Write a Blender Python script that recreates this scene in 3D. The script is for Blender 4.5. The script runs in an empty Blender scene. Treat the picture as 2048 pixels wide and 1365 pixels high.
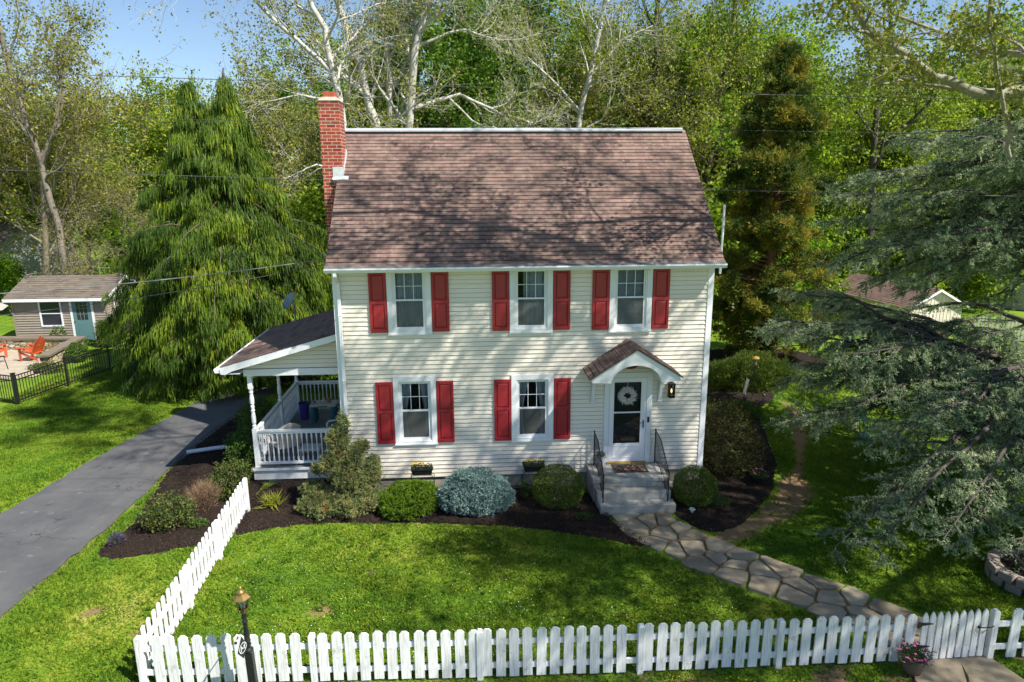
import bpy, bmesh, math, random
import numpy as np
from mathutils import Vector, Matrix
from math import pi, sin, cos, radians

# ------------------------------------------------------------ camera, sky, sun
S = bpy.context.scene
COL = S.collection
cp = np.array([2.96404247, -15.1458479, 7.24521314])
PITCH, YAW, ROLL, F_ = 0.233080928, 0.0614318399, -0.00588329909, 0.998094778
fw = np.array([sin(YAW)*cos(PITCH), cos(YAW)*cos(PITCH), -sin(PITCH)])
r0 = np.array([cos(YAW), -sin(YAW), 0]); u0 = np.cross(r0, fw)
rt = r0*cos(ROLL)+u0*sin(ROLL); up = -r0*sin(ROLL)+u0*cos(ROLL)
cd = bpy.data.cameras.new('camera'); cam = bpy.data.objects.new('camera', cd); COL.objects.link(cam)
cd.sensor_width = 36; cd.lens = F_*1365*36/2048; cd.clip_start = .1; cd.clip_end = 900
M4 = Matrix.Identity(4)
for i in range(3):
    M4[i][0], M4[i][1], M4[i][2], M4[i][3] = rt[i], up[i], -fw[i], cp[i]
cam.matrix_world = M4
S.camera = cam

SUN = Vector((1.33, -.93, 1.92)).normalized()      # towards the sun
W = bpy.data.worlds.new('World'); S.world = W; W.use_nodes = True
nt = W.node_tree; sky = nt.nodes.new('ShaderNodeTexSky'); sky.sky_type = 'NISHITA'
sky.sun_disc = False; sky.sun_elevation = math.asin(SUN.z); sky.sun_rotation = math.atan2(SUN.x, SUN.y)
sky.altitude = 200; sky.air_density = 1.0; sky.dust_density = .3; sky.ozone_density = 3.0
bg = nt.nodes['Background']; bg.inputs[1].default_value = .088
nt.links.new(sky.outputs[0], bg.inputs[0])
sd = bpy.data.lights.new('sun', 'SUN'); sun = bpy.data.objects.new('sun', sd); COL.objects.link(sun)
sd.energy = 5.0; sd.angle = radians(.55); sd.color = (1, .955, .87)
sun.rotation_euler = SUN.to_track_quat('Z', 'Y').to_euler()
S.view_settings.view_transform = 'Standard'; S.view_settings.look = 'None'
S.view_settings.exposure = .80; S.view_settings.gamma = 1
S.render.engine = 'CYCLES'
S.cycles.max_bounces = 7; S.cycles.transparent_max_bounces = 12; S.cycles.diffuse_bounces = 3

rng = np.random.default_rng(7); random.seed(7)

# ------------------------------------------------------------ materials
MATS = {}
def nodes_of(name):
    m = bpy.data.materials.new(name); m.use_nodes = True
    return m, m.node_tree, m.node_tree.nodes['Principled BSDF']
def N(t, kind, **kw):
    n = t.nodes.new(kind)
    for k, v in kw.items():
        if k.startswith('i_'):
            n.inputs[k[2:].replace('_', ' ')].default_value = v
        else: setattr(n, k, v)
    return n
def rgb(c): return (*c, 1) if len(c) == 3 else c
def ramp(t, stops, fac, interp='LINEAR'):
    r = t.nodes.new('ShaderNodeValToRGB'); e = r.color_ramp; e.interpolation = interp
    while len(e.elements) < len(stops): e.elements.new(.5)
    for el, (p, c) in zip(e.elements, stops): el.position = p; el.color = rgb(c)
    t.links.new(fac, r.inputs[0]); return r.outputs[0]
def mixc(t, a, b, fac, mode='MIX'):
    m = t.nodes.new('ShaderNodeMix'); m.data_type = 'RGBA'; m.blend_type = mode
    for s, v in ((m.inputs[6], a), (m.inputs[7], b), (m.inputs[0], fac)):
        if isinstance(v, (int, float)): s.default_value = v
        elif isinstance(v, tuple): s.default_value = rgb(v)
        else: t.links.new(v, s)
    return m.outputs[2]
def noise(t, scale, detail=3, rough=.6, vec=None, dist=0):
    n = N(t, 'ShaderNodeTexNoise'); n.inputs['Scale'].default_value = scale
    n.inputs['Detail'].default_value = detail; n.inputs['Roughness'].default_value = rough
    n.inputs['Distortion'].default_value = dist
    if vec is None:
        tc = N(t, 'ShaderNodeTexCoord'); vec = tc.outputs['Object']
    t.links.new(vec, n.inputs['Vector']); return n.outputs['Fac']
def bump(t, p, h, dist=.01, strength=.6):
    b = N(t, 'ShaderNodeBump'); b.inputs['Distance'].default_value = dist; b.inputs['Strength'].default_value = strength
    t.links.new(h, b.inputs['Height']); t.links.new(b.outputs[0], p.inputs['Normal'])
def pm(name, c1, c2=None, scale=6, rough=.6, bmp=0, bscale=None, metal=0, lo=.35, hi=.65, spec=None):
    if name in MATS: return MATS[name]
    m, t, p = nodes_of(name)
    p.inputs['Roughness'].default_value = rough; p.inputs['Metallic'].default_value = metal
    if spec is not None: p.inputs['Specular IOR Level'].default_value = spec
    if c2 is None: c2 = tuple(x*.86 for x in c1)
    n = noise(t, scale, 4)
    t.links.new(ramp(t, [(lo, c1), (hi, c2)], n), p.inputs['Base Color'])
    if bmp: bump(t, p, noise(t, bscale or scale*4, 4), bmp)
    MATS[name] = m; return m
def leafmat(name, stops, trans=.3, rough=.55, clump=.5, cscale=.8, tree=False):
    """colours chosen by a per-leaf number mixed with a slow noise of place"""
    m, t, p = nodes_of(name)
    a = N(t, 'ShaderNodeAttribute', attribute_name='r')
    n = noise(t, cscale, 2)
    mx = N(t, 'ShaderNodeMix'); mx.inputs[0].default_value = clump
    mr = N(t, 'ShaderNodeMapRange'); mr.inputs[1].default_value = .3; mr.inputs[2].default_value = .7
    t.links.new(n, mr.inputs[0])
    t.links.new(a.outputs['Fac'], mx.inputs[2]); t.links.new(mr.outputs[0], mx.inputs[3])
    c = ramp(t, stops, mx.outputs[0])
    if tree:      # every tree a little different
        oi = N(t, 'ShaderNodeObjectInfo'); c = mixc(t, c, ramp(t, [(0, (.76, .90, .85)), (.35, (.98, 1.0, 1.0)), (.7, (1.08, 1.08, .95)), (1, (.86, 1.12, .8))], oi.outputs['Random']), 1.0, 'MULTIPLY')
    t.links.new(c, p.inputs['Base Color']); p.inputs['Roughness'].default_value = rough
    p.inputs['Specular IOR Level'].default_value = .25
    tr = N(t, 'ShaderNodeBsdfTranslucent'); t.links.new(c, tr.inputs[0])
    ms = N(t, 'ShaderNodeMixShader'); ms.inputs[0].default_value = trans
    t.links.new(p.outputs[0], ms.inputs[1]); t.links.new(tr.outputs[0], ms.inputs[2])
    t.links.new(ms.outputs[0], t.nodes['Material Output'].inputs[0])
    return m
def glassmat(name, tint=(.75, .8, .82), mixf=.25):
    m, t, p = nodes_of(name); t.nodes.remove(p)
    tr = N(t, 'ShaderNodeBsdfTransparent'); tr.inputs[0].default_value = rgb(tint)
    gl = N(t, 'ShaderNodeBsdfGlossy'); gl.inputs['Roughness'].default_value = .03
    fr = N(t, 'ShaderNodeFresnel'); fr.inputs[0].default_value = 1.45
    ad = N(t, 'ShaderNodeMath', operation='ADD'); ad.inputs[1].default_value = mixf*.3
    t.links.new(fr.outputs[0], ad.inputs[0])
    ms = N(t, 'ShaderNodeMixShader'); t.links.new(ad.outputs[0], ms.inputs[0])
    t.links.new(tr.outputs[0], ms.inputs[1]); t.links.new(gl.outputs[0], ms.inputs[2])
    t.links.new(ms.outputs[0], t.nodes['Material Output'].inputs[0]); return m

def brickmat(name, c1, c2, mortar, bw, bh, msize, rough=.85, use_uv=False, bumpd=.006, offset=.5, noisec=None, squash=False):
    m, t, p = nodes_of(name)
    tc = N(t, 'ShaderNodeTexCoord')
    b = N(t, 'ShaderNodeTexBrick'); b.inputs['Scale'].default_value = 1
    b.inputs['Brick Width'].default_value = bw; b.inputs['Row Height'].default_value = bh
    b.inputs['Mortar Size'].default_value = msize; b.inputs['Mortar Smooth'].default_value = .1
    b.offset = offset
    b.inputs['Color1'].default_value = rgb(c1); b.inputs['Color2'].default_value = rgb(c2); b.inputs['Mortar'].default_value = rgb(mortar)
    t.links.new(tc.outputs['UV' if use_uv else 'Object'], b.inputs['Vector'])
    col = b.outputs['Color']
    if noisec: col = mixc(t, col, noisec, ramp(t, [(.4, (0, 0, 0)), (.75, (1, 1, 1))], noise(t, 1.3, 5)))
    n2 = noise(t, 60, 2)
    col = mixc(t, col, ramp(t, [(.3, (.55, .55, .55)), (.7, (1.25, 1.25, 1.25))], n2), .5, 'MULTIPLY')
    t.links.new(col, p.inputs['Base Color']); p.inputs['Roughness'].default_value = rough
    inv = N(t, 'ShaderNodeMath', operation='SUBTRACT'); inv.inputs[0].default_value = 1
    t.links.new(b.outputs['Fac'], inv.inputs[1]); bump(t, p, inv.outputs[0], bumpd, .8)
    return m

WHITE = pm('white_paint', (.80, .81, .82), (.74, .75, .76), 3, .45, .001, 40)
WHITE2 = pm('white_vinyl', (.82, .83, .85), (.78, .79, .81), 2, .38)
CREAM = pm('cream_siding', (.82, .752, .638), (.77, .70, .585), 1.2, .5, .0006, 90)
RED = pm('red_shutter', (.36, .022, .031), (.315, .018, .027), 5, .42, .0004, 60)
BLACKM = pm('black_iron', (.012, .012, .014), (.02, .02, .022), 20, .4)
CONC = pm('concrete', (.40, .39, .35), (.27, .265, .245), 5, .85, .002, 60)
FOUND = pm('foundation', (.42, .38, .29), (.33, .30, .24), 4, .9, .003, 30)
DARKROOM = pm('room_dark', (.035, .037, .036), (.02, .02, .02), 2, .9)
CURT = pm('curtain_cloth', (.50, .53, .56), (.40, .43, .46), 6, .9)
GLASS = glassmat('window_glass', (.74, .80, .84), -.05)
GLASSD = glassmat('door_glass', (.6, .64, .66), .15)
BRICK = brickmat('chimney_brick', (.40, .062, .035), (.24, .035, .025), (.55, .45, .36), .215, .075, .011, bumpd=.004)
SCR, _t, _p = nodes_of('insect_screen'); _tr = N(_t, 'ShaderNodeBsdfTransparent'); _ms = N(_t, 'ShaderNodeMixShader'); _ms.inputs[0].default_value = .42
_p.inputs['Base Color'].default_value = (.17, .18, .175, 1); _p.inputs['Roughness'].default_value = .8; _t.links.new(_tr.outputs[0], _ms.inputs[1]); _t.links.new(_p.outputs[0], _ms.inputs[2]); _t.links.new(_ms.outputs[0], _t.nodes['Material Output'].inputs[0])
DECK = pm('deck_paint', (.16, .19, .21), (.12, .145, .16), 2, .55)
def shinglemat(name, a, b, c, d, tab=.30, row=.127):
    m, t, p = nodes_of(name)
    uv = N(t, 'ShaderNodeUVMap')
    def cells(w, h, off):
        br = N(t, 'ShaderNodeTexBrick'); br.offset = off; br.inputs['Scale'].default_value = 1
        br.inputs['Brick Width'].default_value = w; br.inputs['Row Height'].default_value = h
        br.inputs['Mortar Size'].default_value = .0035; br.inputs['Mortar Smooth'].default_value = .2
        br.inputs['Bias'].default_value = 0
        t.links.new(uv.outputs[0], br.inputs['Vector']); return br
    b1 = cells(tab, row, .37); b1.inputs['Color1'].default_value = rgb(a); b1.inputs['Color2'].default_value = rgb(b)
    b1.inputs['Mortar'].default_value = rgb(tuple(x*.35 for x in a))
    b2 = cells(tab*3, row, .61); b2.inputs['Color1'].default_value = rgb((.55, .55, .55)); b2.inputs['Color2'].default_value = (1.35, 1.3, 1.3, 1)
    b2.inputs['Mortar'].default_value = (1, 1, 1, 1)
    col = mixc(t, b1.outputs['Color'], b2.outputs['Color'], .55, 'MULTIPLY')
    sx = N(t, 'ShaderNodeSeparateXYZ'); t.links.new(uv.outputs[0], sx.inputs[0])
    md = N(t, 'ShaderNodeMath', operation='FRACT'); dv = N(t, 'ShaderNodeMath', operation='DIVIDE'); dv.inputs[1].default_value = row
    t.links.new(sx.outputs[1], dv.inputs[0]); t.links.new(dv.outputs[0], md.inputs[0])
    edge = ramp(t, [(.0, (.22, .22, .22)), (.09, (.3, .3, .3)), (.14, (1, 1, 1))], md.outputs[0])
    col = mixc(t, col, c, ramp(t, [(.45, (0, 0, 0)), (.62, (.8, .8, .8))], noise(t, 1.7, 4)))
    col = mixc(t, col, d, ramp(t, [(.5, (0, 0, 0)), (.7, (.7, .7, .7))], noise(t, 9, 3)))
    col = mixc(t, col, ramp(t, [(.35, (.6, .6, .6)), (.65, (1.3, 1.3, 1.3))], noise(t, 130, 2)), .6, 'MULTIPLY')
    col = mixc(t, col, edge, .8, 'MULTIPLY')
    t.links.new(col, p.inputs['Base Color']); p.inputs['Roughness'].default_value = .92
    p.inputs['Specular IOR Level'].default_value = .2
    bump(t, p, noise(t, 160, 2), .002, .6)
    return m
SHING = shinglemat('roof_shingle', (.25, .160, .135), (.135, .09, .083), (.23, .155, .125), (.31, .235, .18))
SHING2 = shinglemat('roof_shingle_grey', (.20, .165, .125), (.13, .11, .09), (.18, .15, .12), (.2, .17, .14), .2, .15)
SHINGN = pm('shingle_edge', (.12, .07, .06), (.17, .10, .08), 9, .9)

# ------------------------------------------------------------ object helpers
def tag(o, label=None, cat=None, group=None, kind=None):
    if label: o['label'] = label
    if cat: o['category'] = cat
    if group: o['group'] = group
    if kind: o['kind'] = kind
    return o
def thing(name, label, cat, loc=(0, 0, 0), rz=0, group=None):
    o = bpy.data.objects.new(name, None); COL.objects.link(o); o.location = loc; o.rotation_euler = (0, 0, rz)
    o.empty_display_size = .2
    return tag(o, label, cat, group)
def kids(o): return [c for c in bpy.data.objects if c.parent == o]
def copy_tree(o, parent=None, ch=None):
    c = o.copy(); COL.objects.link(c); c.parent = parent
    for k in kids(o): copy_tree(k, c)
    return c
def place(o, loc, rz=0, sc=1, label=None):
    o.location = loc; o.rotation_euler = (0, 0, rz); o.scale = (sc, sc, sc) if not isinstance(sc, tuple) else sc
    if label: o['label'] = label
    return o

def npmesh(name, V, F, k, uv=None, r=None, smooth=False):
    me = bpy.data.meshes.new(name)
    V = np.asarray(V, np.float32); F = np.asarray(F, np.int32).reshape(-1, k)
    me.vertices.add(len(V)); me.vertices.foreach_set('co', V.ravel())
    me.loops.add(F.size); me.loops.foreach_set('vertex_index', F.ravel())
    me.polygons.add(len(F)); me.polygons.foreach_set('loop_start', np.arange(len(F), dtype=np.int32)*k)
    if smooth: me.polygons.foreach_set('use_smooth', np.ones(len(F), bool))
    me.update(calc_edges=True)
    if r is not None:
        a = me.attributes.new('r', 'FLOAT', 'FACE'); a.data.foreach_set('value', np.asarray(r, np.float32))
    return me
def link(name, me, mat, parent=None):
    o = bpy.data.objects.new(name, me); COL.objects.link(o)
    if mat and not me.materials: me.materials.append(mat)
    if parent: o.parent = parent
    return o

class MB:
    def __init__(s): s.v = []; s.f = []; s.uv = {}
    def add(s, vs, fs):
        b = len(s.v); s.v += [tuple(x) for x in vs]; s.f += [tuple(i+b for i in f) for f in fs]; return s
    def box(s, x0, x1, y0, y1, z0, z1, M=None):
        vs = [(x, y, z) for x in (x0, x1) for y in (y0, y1) for z in (z0, z1)]
        if M is not None: vs = [tuple(M @ Vector(v)) for v in vs]
        return s.add(vs, [(0, 1, 3, 2), (4, 6, 7, 5), (0, 4, 5, 1), (2, 3, 7, 6), (0, 2, 6, 4), (1, 5, 7, 3)])
    def hexa(s, a, b):      # two matching quads
        return s.add(list(a)+list(b), [(3, 2, 1, 0), (4, 5, 6, 7), (0, 1, 5, 4), (1, 2, 6, 5), (2, 3, 7, 6), (3, 0, 4, 7)])
    def prism(s, poly, f0, f1):   # poly: 2d list, f0/f1 map 2d->3d
        n = len(poly); return s.add([f0(*p) for p in poly]+[f1(*p) for p in poly],
            [tuple(range(n))[::-1], tuple(range(n, 2*n))]+[(i, (i+1) % n, n+(i+1) % n, n+i) for i in range(n)])
    def bar(s, a, b, w, h=None, upv=(0, 0, 1)):
        a = Vector(a); b = Vector(b); h = h or w; d = (b-a).normalized(); u = Vector(upv)
        if abs(d.dot(u)) > .98: u = Vector((0, 1, 0))
        x = d.cross(u).normalized(); y = x.cross(d).normalized()
        q = [(-1, -1), (1, -1), (1, 1), (-1, 1)]
        return s.hexa([a+x*w/2*i+y*h/2*j for i, j in q], [b+x*w/2*i+y*h/2*j for i, j in q])
    def tube(s, pts, rad, n=8, cap=True):
        pts = [Vector(p) for p in pts]; k = len(pts)
        if not hasattr(rad, '__len__'): rad = [rad]*k
        ref = None; b = len(s.v)
        for i, p in enumerate(pts):
            d = (pts[min(i+1, k-1)]-pts[max(i-1, 0)]).normalized()
            if ref is None: ref = d.cross(Vector((0, 0, 1)) if abs(d.z) < .9 else Vector((1, 0, 0))).normalized()
            x = (ref-d*ref.dot(d)).normalized(); ref = x; y = d.cross(x)
            for j in range(n): s.v.append(tuple(p+(x*cos(2*pi*j/n)+y*sin(2*pi*j/n))*rad[i]))
        for i in range(k-1):
            for j in range(n): s.f.append((b+i*n+j, b+i*n+(j+1) % n, b+(i+1)*n+(j+1) % n, b+(i+1)*n+j))
        if cap: s.f.append(tuple(b+j for j in range(n))[::-1]); s.f.append(tuple(b+(k-1)*n+j for j in range(n)))
        return s
    def lathe(s, prof, n=16, M=None, c=(0, 0, 0)):
        b = len(s.v); c = Vector(c)
        for r, z in prof:
            for j in range(n):
                v = Vector((r*cos(2*pi*j/n), r*sin(2*pi*j/n), z)); v = (M @ v if M is not None else v)+c; s.v.append(tuple(v))
        for i in range(len(prof)-1):
            for j in range(n): s.f.append((b+i*n+j, b+i*n+(j+1) % n, b+(i+1)*n+(j+1) % n, b+(i+1)*n+j))
        s.f.append(tuple(b+j for j in range(n))[::-1]); s.f.append(tuple(b+(len(prof)-1)*n+j for j in range(n)))
        return s
    def mesh(s, name, mat, smooth=False):
        me = bpy.data.meshes.new(name); me.from_pydata(s.v, [], s.f)
        if smooth:
            for p in me.polygons: p.use_smooth = True
        me.materials.append(mat); return me
    def build(s, name, mat, parent=None, bevel=0, smooth=False, label=None):
        o = bpy.data.objects.new(name, s.mesh(name, mat, smooth)); COL.objects.link(o)
        if parent: o.parent = parent
        if bevel:
            b = o.modifiers.new('bevel', 'BEVEL'); b.width = bevel; b.segments = 1; b.limit_method = 'ANGLE'; b.angle_limit = radians(40)
        if smooth and not s.f == []:
            pass
        if label: o['label'] = label
        return o

def unit(a): return a/np.maximum(np.linalg.norm(a, axis=-1, keepdims=True), 1e-9)
def leafquads(C, size, rg, aspect=.5, flat=0.):
    """diamond leaves at C; size scalar/array; flat 0..1 pushes leaves to lie level"""
    n = len(C); a = rg.normal(size=(n, 3)); b = rg.normal(size=(n, 3))
    a[:, 2] *= 1-flat; b[:, 2] *= 1-flat
    a = unit(a); b = unit(b-a*(a*b).sum(1, keepdims=True))
    s = (np.ones(n)*size*rg.uniform(.65, 1.35, n))[:, None]
    V = np.stack([C-a*s*.5, C+b*s*.5*aspect, C+a*s*.5, C-b*s*.5*aspect], 1).reshape(-1, 3)
    return V, np.arange(4*n).reshape(-1, 4), rg.random(n)
def needles(C, D, L, w, rg, spread=.6, per=3):
    """narrow triangles growing from C roughly along D"""
    C = np.repeat(C, per, 0); D = np.repeat(D, per, 0)
    n = len(C); d = unit(D+rg.normal(size=(n, 3))*spread); s = unit(np.cross(d, rg.normal(size=(n, 3))))
    l = (L*rg.uniform(.6, 1.4, n))[:, None]
    V = np.stack([C-s*w/2, C+s*w/2, C+d*l], 1).reshape(-1, 3)
    return V, np.arange(3*n).reshape(-1, 3), rg.random(n)
def tubes(lines, ns=5):
    """lines: list of (pts k,3 ; rad k) -> verts, quads"""
    by = {}
    for P, R in lines: by.setdefault(len(P), []).append((P, R))
    Vs = []; Fs = []; base = 0
    ang = np.arange(ns)*2*pi/ns; ca, sa = np.cos(ang), np.sin(ang)
    for k, L in by.items():
        P = np.array([l[0] for l in L], float); R = np.array([l[1] for l in L], float)
        T = np.empty_like(P); T[:, 1:-1] = P[:, 2:]-P[:, :-2]; T[:, 0] = P[:, 1]-P[:, 0]; T[:, -1] = P[:, -1]-P[:, -2]
        T = unit(T); ref = np.array([.31, .52, .79]); ref2 = np.array([.9, -.3, .2])
        U = np.cross(T, ref); bad = np.linalg.norm(U, axis=-1) < .2
        U[bad] = np.cross(T[bad], ref2); U = unit(U); Wv = np.cross(T, U)
        ring = P[:, :, None]+R[:, :, None, None]*(U[:, :, None]*ca[:, None]+Wv[:, :, None]*sa[:, None])
        n = len(L); Vs.append(ring.reshape(-1, 3))
        i = np.arange(n)[:, None, None]*k*ns; j = np.arange(k-1)[None, :, None]*ns; q = np.arange(ns)[None, None, :]; q2 = (q+1) % ns
        Fs.append(np.stack([i+j+q, i+j+q2, i+j+ns+q2, i+j+ns+q], -1).reshape(-1, 4)+base); base += n*k*ns
    return np.concatenate(Vs), np.concatenate(Fs)

def rod(rg, d, ang):
    """a direction at about ang from d"""
    d = d/np.linalg.norm(d); a = np.cross(d, rg.normal(size=3)); a /= np.linalg.norm(a)
    return d*cos(ang)+a*sin(ang)
def grow(rg, p, d, L, r, lev, prm, lines, tips):
    k = prm['seg'][min(lev, len(prm['seg'])-1)]; g = prm['gnarl']; P = [p]; R = [r]; d = d/np.linalg.norm(d)
    tip = prm.get('taper', .35)
    for i in range(k):
        d = d+rg.normal(size=3)*g; d[2] += prm['trop'][min(lev, len(prm['trop'])-1)]; d /= np.linalg.norm(d)
        p = p+d*L/k; P.append(p); R.append(r*(1-(1-tip)*(i+1)/k))
    lines.append((np.array(P), np.array(R)))
    P = np.array(P)
    if lev >= prm['leaf']: tips.append((P, L))
    if lev >= prm['max']: return
    nk = prm['kids'][min(lev, len(prm['kids'])-1)]; lo = prm['lo'][min(lev, len(prm['lo'])-1)]
    for q in range(nk):
        f = lo+(1-lo)*(q+rg.random())/nk; x = f*k; i = min(int(x), k-1); pp = P[i]+(P[i+1]-P[i])*(x-i)
        dd = P[i+1]-P[i]; nd = rod(rg, dd, prm['ang']*rg.uniform(.7, 1.3))
        rr = r*(1-(1-tip)*f)*prm['rr']*rg.uniform(.8, 1.1)
        LL = L*prm['lr']*rg.uniform(.7, 1.25)*(1.15-.5*f if lev == 0 else 1)
        grow(rg, pp, nd, LL, max(rr, prm['rmin']), lev+1, prm, lines, tips)
def scatter_tips(rg, tips, n, spread, clump=1):
    """n leaf positions along the twigs"""
    seg = [(P[i], P[i+1]) for P, L in tips for i in range(len(P)-1)]
    A = np.array([s[0] for s in seg]); B = np.array([s[1] for s in seg])
    if clump > 1:
        m = n//clump; idx = rg.integers(0, len(A), m); c = A[idx]+(B[idx]-A[idx])*rg.random((m, 1))+rg.normal(size=(m, 3))*spread
        return np.repeat(c, clump, 0)+rg.normal(size=(m*clump, 3))*spread*.55
    idx = rg.integers(0, len(A), n); f = rg.random((n, 1))
    return A[idx]+(B[idx]-A[idx])*f+rg.normal(size=(n, 3))*spread
def treeobj(name, label, cat, lines, C, leaf, leafsz, bark, rg, ns=5, aspect=.6, group=None, loc=(0, 0, 0), flat=0.):
    t = thing(name, label, cat, loc, 0, group)
    V, F = tubes(lines, ns); link('trunk', npmesh('trunk', V, F, 4, smooth=True), bark, t)
    if len(C):
        V, F, r = leafquads(C, leafsz, rg, aspect, flat); link('crown', npmesh('crown', V, F, 4, r=r), leaf, t)
    return t
# ------------------------------------------------------------ ground
def inpoly(P, poly):
    x, y = P[:, 0], P[:, 1]; c = np.zeros(len(P), bool); n = len(poly)
    for i in range(n):
        x1, y1 = poly[i]; x2, y2 = poly[(i+1) % n]
        cnd = ((y1 > y) != (y2 > y)) & (x < (x2-x1)*(y-y1)/((y2-y1) or 1e-9)+x1); c ^= cnd
    return c
def segdist(P, line):
    d = np.full(len(P), 1e9); at = np.zeros(len(P))
    for i in range(len(line)-1):
        a = np.array(line[i][:2], float); b = np.array(line[i+1][:2], float); ab = b-a
        t = np.clip(((P-a)@ab)/(ab@ab), 0, 1); q = np.linalg.norm(P-(a+t[:, None]*ab), axis=1)
        if len(line[i]) > 2: q = q/(line[i][2]+(line[i+1][2]-line[i][2])*t)
        d = np.minimum(d, q)
    return d
def smoothpoly(poly, it=2):
    for _ in range(it):
        o = []
        for i in range(len(poly)):
            a, b = poly[i], poly[(i+1) % len(poly)]
            o += [(a[0]*.75+b[0]*.25, a[1]*.75+b[1]*.25), (a[0]*.25+b[0]*.75, a[1]*.25+b[1]*.75)]
        poly = o
    return poly
DRIVE = [(-9.3, -12), (-8.5, -5), (-7.65, -.5), (-7.17, 2.82), (-6.55, 6), (-6.1, 8.5), (-5.3, 12), (-4.3, 16), (-1.2, 18.5), (2, 19), (2, 15.5),
         (-2.2, 14.5), (-3.4, 11), (-4.3, 7), (-4.93, 2.04), (-4.84, -.23), (-5.18, -4.36), (-5.6, -8), (-6, -12)]
BED_SIDE = smoothpoly([(-4.35, -2.72), (-4.72, -2.1), (-4.46, -1.2), (-4.66, .2), (-4.95, 1.6), (-4.85, 4), (-4.5, 6.5), (-2.2, 6.5), (-2.3, .7), (-1.95, -1.9), (-2.75, -2.25)], 2)
BED_FRONT = smoothpoly([(-2.15, -2.0), (-1.8, -1.74), (-1.0, -1.45), (0, -1.42), (.7, -1.53), (2, -1.62), (3.5, -1.84), (4.6, -2.1), (5.45, -2.45), (6.1, -2.85), (6.6, -3.1), (6.3, -2.4), (5.85, -1.6), (5.85, .1), (-.05, .1), (-.05, .9), (-2.35, .9)], 2)
BED_RIGHT = smoothpoly([(7.3, -1.65), (7.75, -2.45), (8.3, -2.4), (9.1, -1.75), (10.1, -.6), (10.85, .84), (11.2, 1.9), (11.8, 4.2), (12.4, 5.4), (13.5, 6.6), (13.2, 7.6), (12, 7.7), (10.5, 6.7), (8.4, 6.5), (8.4, .05), (7.3, .05)], 2)
BED_TREE = [(14.6+2.9*cos(a), 11.2+2.0*sin(a)) for a in np.arange(24)*2*pi/24]
TRAIL = [(7.9, -2.75, .25), (8.7, -2.3, .42), (9.7, -1.6, .5), (10.4, -.9, .5), (10.95, 0, .42), (11.4, .8, .12), (11.9, 1.8, .22), (12.6, 3.2, .3), (13.2, 4.6, .26), (13.3, 5.8, .15)]
PATHC = [(6.55, -1.2, .80), (6.75, -2.2, .72), (7.45, -3.15, .70), (8.35, -4.05, .66), (9.3, -4.95, .66), (10.0, -5.7, .62), (10.2, -6.5, .62)]
PATH2 = [(10.15, -6.45, .7), (10.2, -7.2, .9), (10.0, -8.4, 1.0)]
def edge_noise(P, s=1.0):
    x, y = P[:, 0]*s, P[:, 1]*s
    return .5*np.sin(2.1*x+1.3*np.sin(1.7*y))+.3*np.sin(5.3*y+2*np.sin(3.1*x))+.2*np.sin(11*x+7*y+np.sin(13*y))
fine = np.arange(-16, 19.01, .14); finey = np.arange(-9, 14.01, .14)
gx = np.concatenate([[-400, -200, -100, -60, -40, -30, -24, -20, -18], fine, [20, 23, 27, 32, 40, 60, 100, 200, 400]])
gy = np.concatenate([[-60, -40, -25, -16, -12], finey, [15, 17, 20, 24, 30, 40, 60, 100, 200, 500]])
GX, GY = np.meshgrid(gx, gy); P2 = np.stack([GX.ravel(), GY.ravel()], 1)
nx, ny = len(gx), len(gy)
dirt = np.clip(1.25-segdist(P2, TRAIL)+.35*edge_noise(P2, 1.5), 0, 1)
for (x, y, rr) in [(.35, -4.55, .35), (.9, -4.1, .16), (.95, -3.4, .14), (2.7, -2.35, .14), (-2.1, -3.8, .3), (5.9, -6.75, .5), (8.2, -6.8, .6), (3.0, -6.9, .25), (9.2, -6.9, .4), (-1.5, -4.6, .2), (-3.6, -4.3, .3), (-2.6, -4.9, .2), (1.8, -5.0, .12), (3.8, -2.5, .15), (11.6, -6.5, .35)]:
    dirt = np.maximum(dirt, np.clip(1.2-np.hypot(P2[:, 0]-x, (P2[:, 1]-y)*1.6)/rr+.5*edge_noise(P2, 3), 0, 1)*.85)
ddr = segdist(P2, DRIVE+[DRIVE[0]]); dirt = np.maximum(dirt, np.clip(1-ddr/.16+.5*edge_noise(P2, 4), 0, 1)*.6)
dirt = np.maximum(dirt, np.clip(1.05-segdist(P2, PATHC)*.86+.2*edge_noise(P2, 3), 0, 1)*.95)
dirt = np.maximum(dirt, np.clip(1.1-segdist(P2, [(-2.1, -6.35), (12, -6.5)])/.25+.4*edge_noise(P2, 3), 0, 1)*.5)
wear = np.clip(1.1-np.hypot((P2[:, 0]+3.2)/1.9, (P2[:, 1]+4.2)/1.9), 0, 1)+np.clip(1-np.hypot((P2[:, 0]-2)/3.6, (P2[:, 1]+2.6)/1.2), 0, 1)*.8+np.clip(1-abs(P2[:, 0]+8-.16*P2[:, 1])/.7, 0, 1)*.4
idx = np.arange(nx*ny).reshape(ny, nx)
F = np.stack([idx[:-1, :-1], idx[:-1, 1:], idx[1:, 1:], idx[1:, :-1]], -1).reshape(-1, 4)
Z = np.where((abs(P2[:, 0]) < 20) & (abs(P2[:, 1]) < 15), .012*edge_noise(P2, .6), -.0)
me = npmesh('ground', np.column_stack([P2, Z-.014]), F, 4, smooth=True)
for nm, arr in (('dirt', dirt), ('wear', np.clip(wear, 0, 1))):
    a = me.attributes.new(nm, 'FLOAT', 'POINT'); a.data.foreach_set('value', arr.astype(np.float32))
GRASSC = [(.0, (.035, .095, .008)), (.34, (.10, .195, .014)), (.62, (.185, .27, .02)), (.84, (.29, .31, .045)), (1, (.42, .36, .12))]
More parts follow.
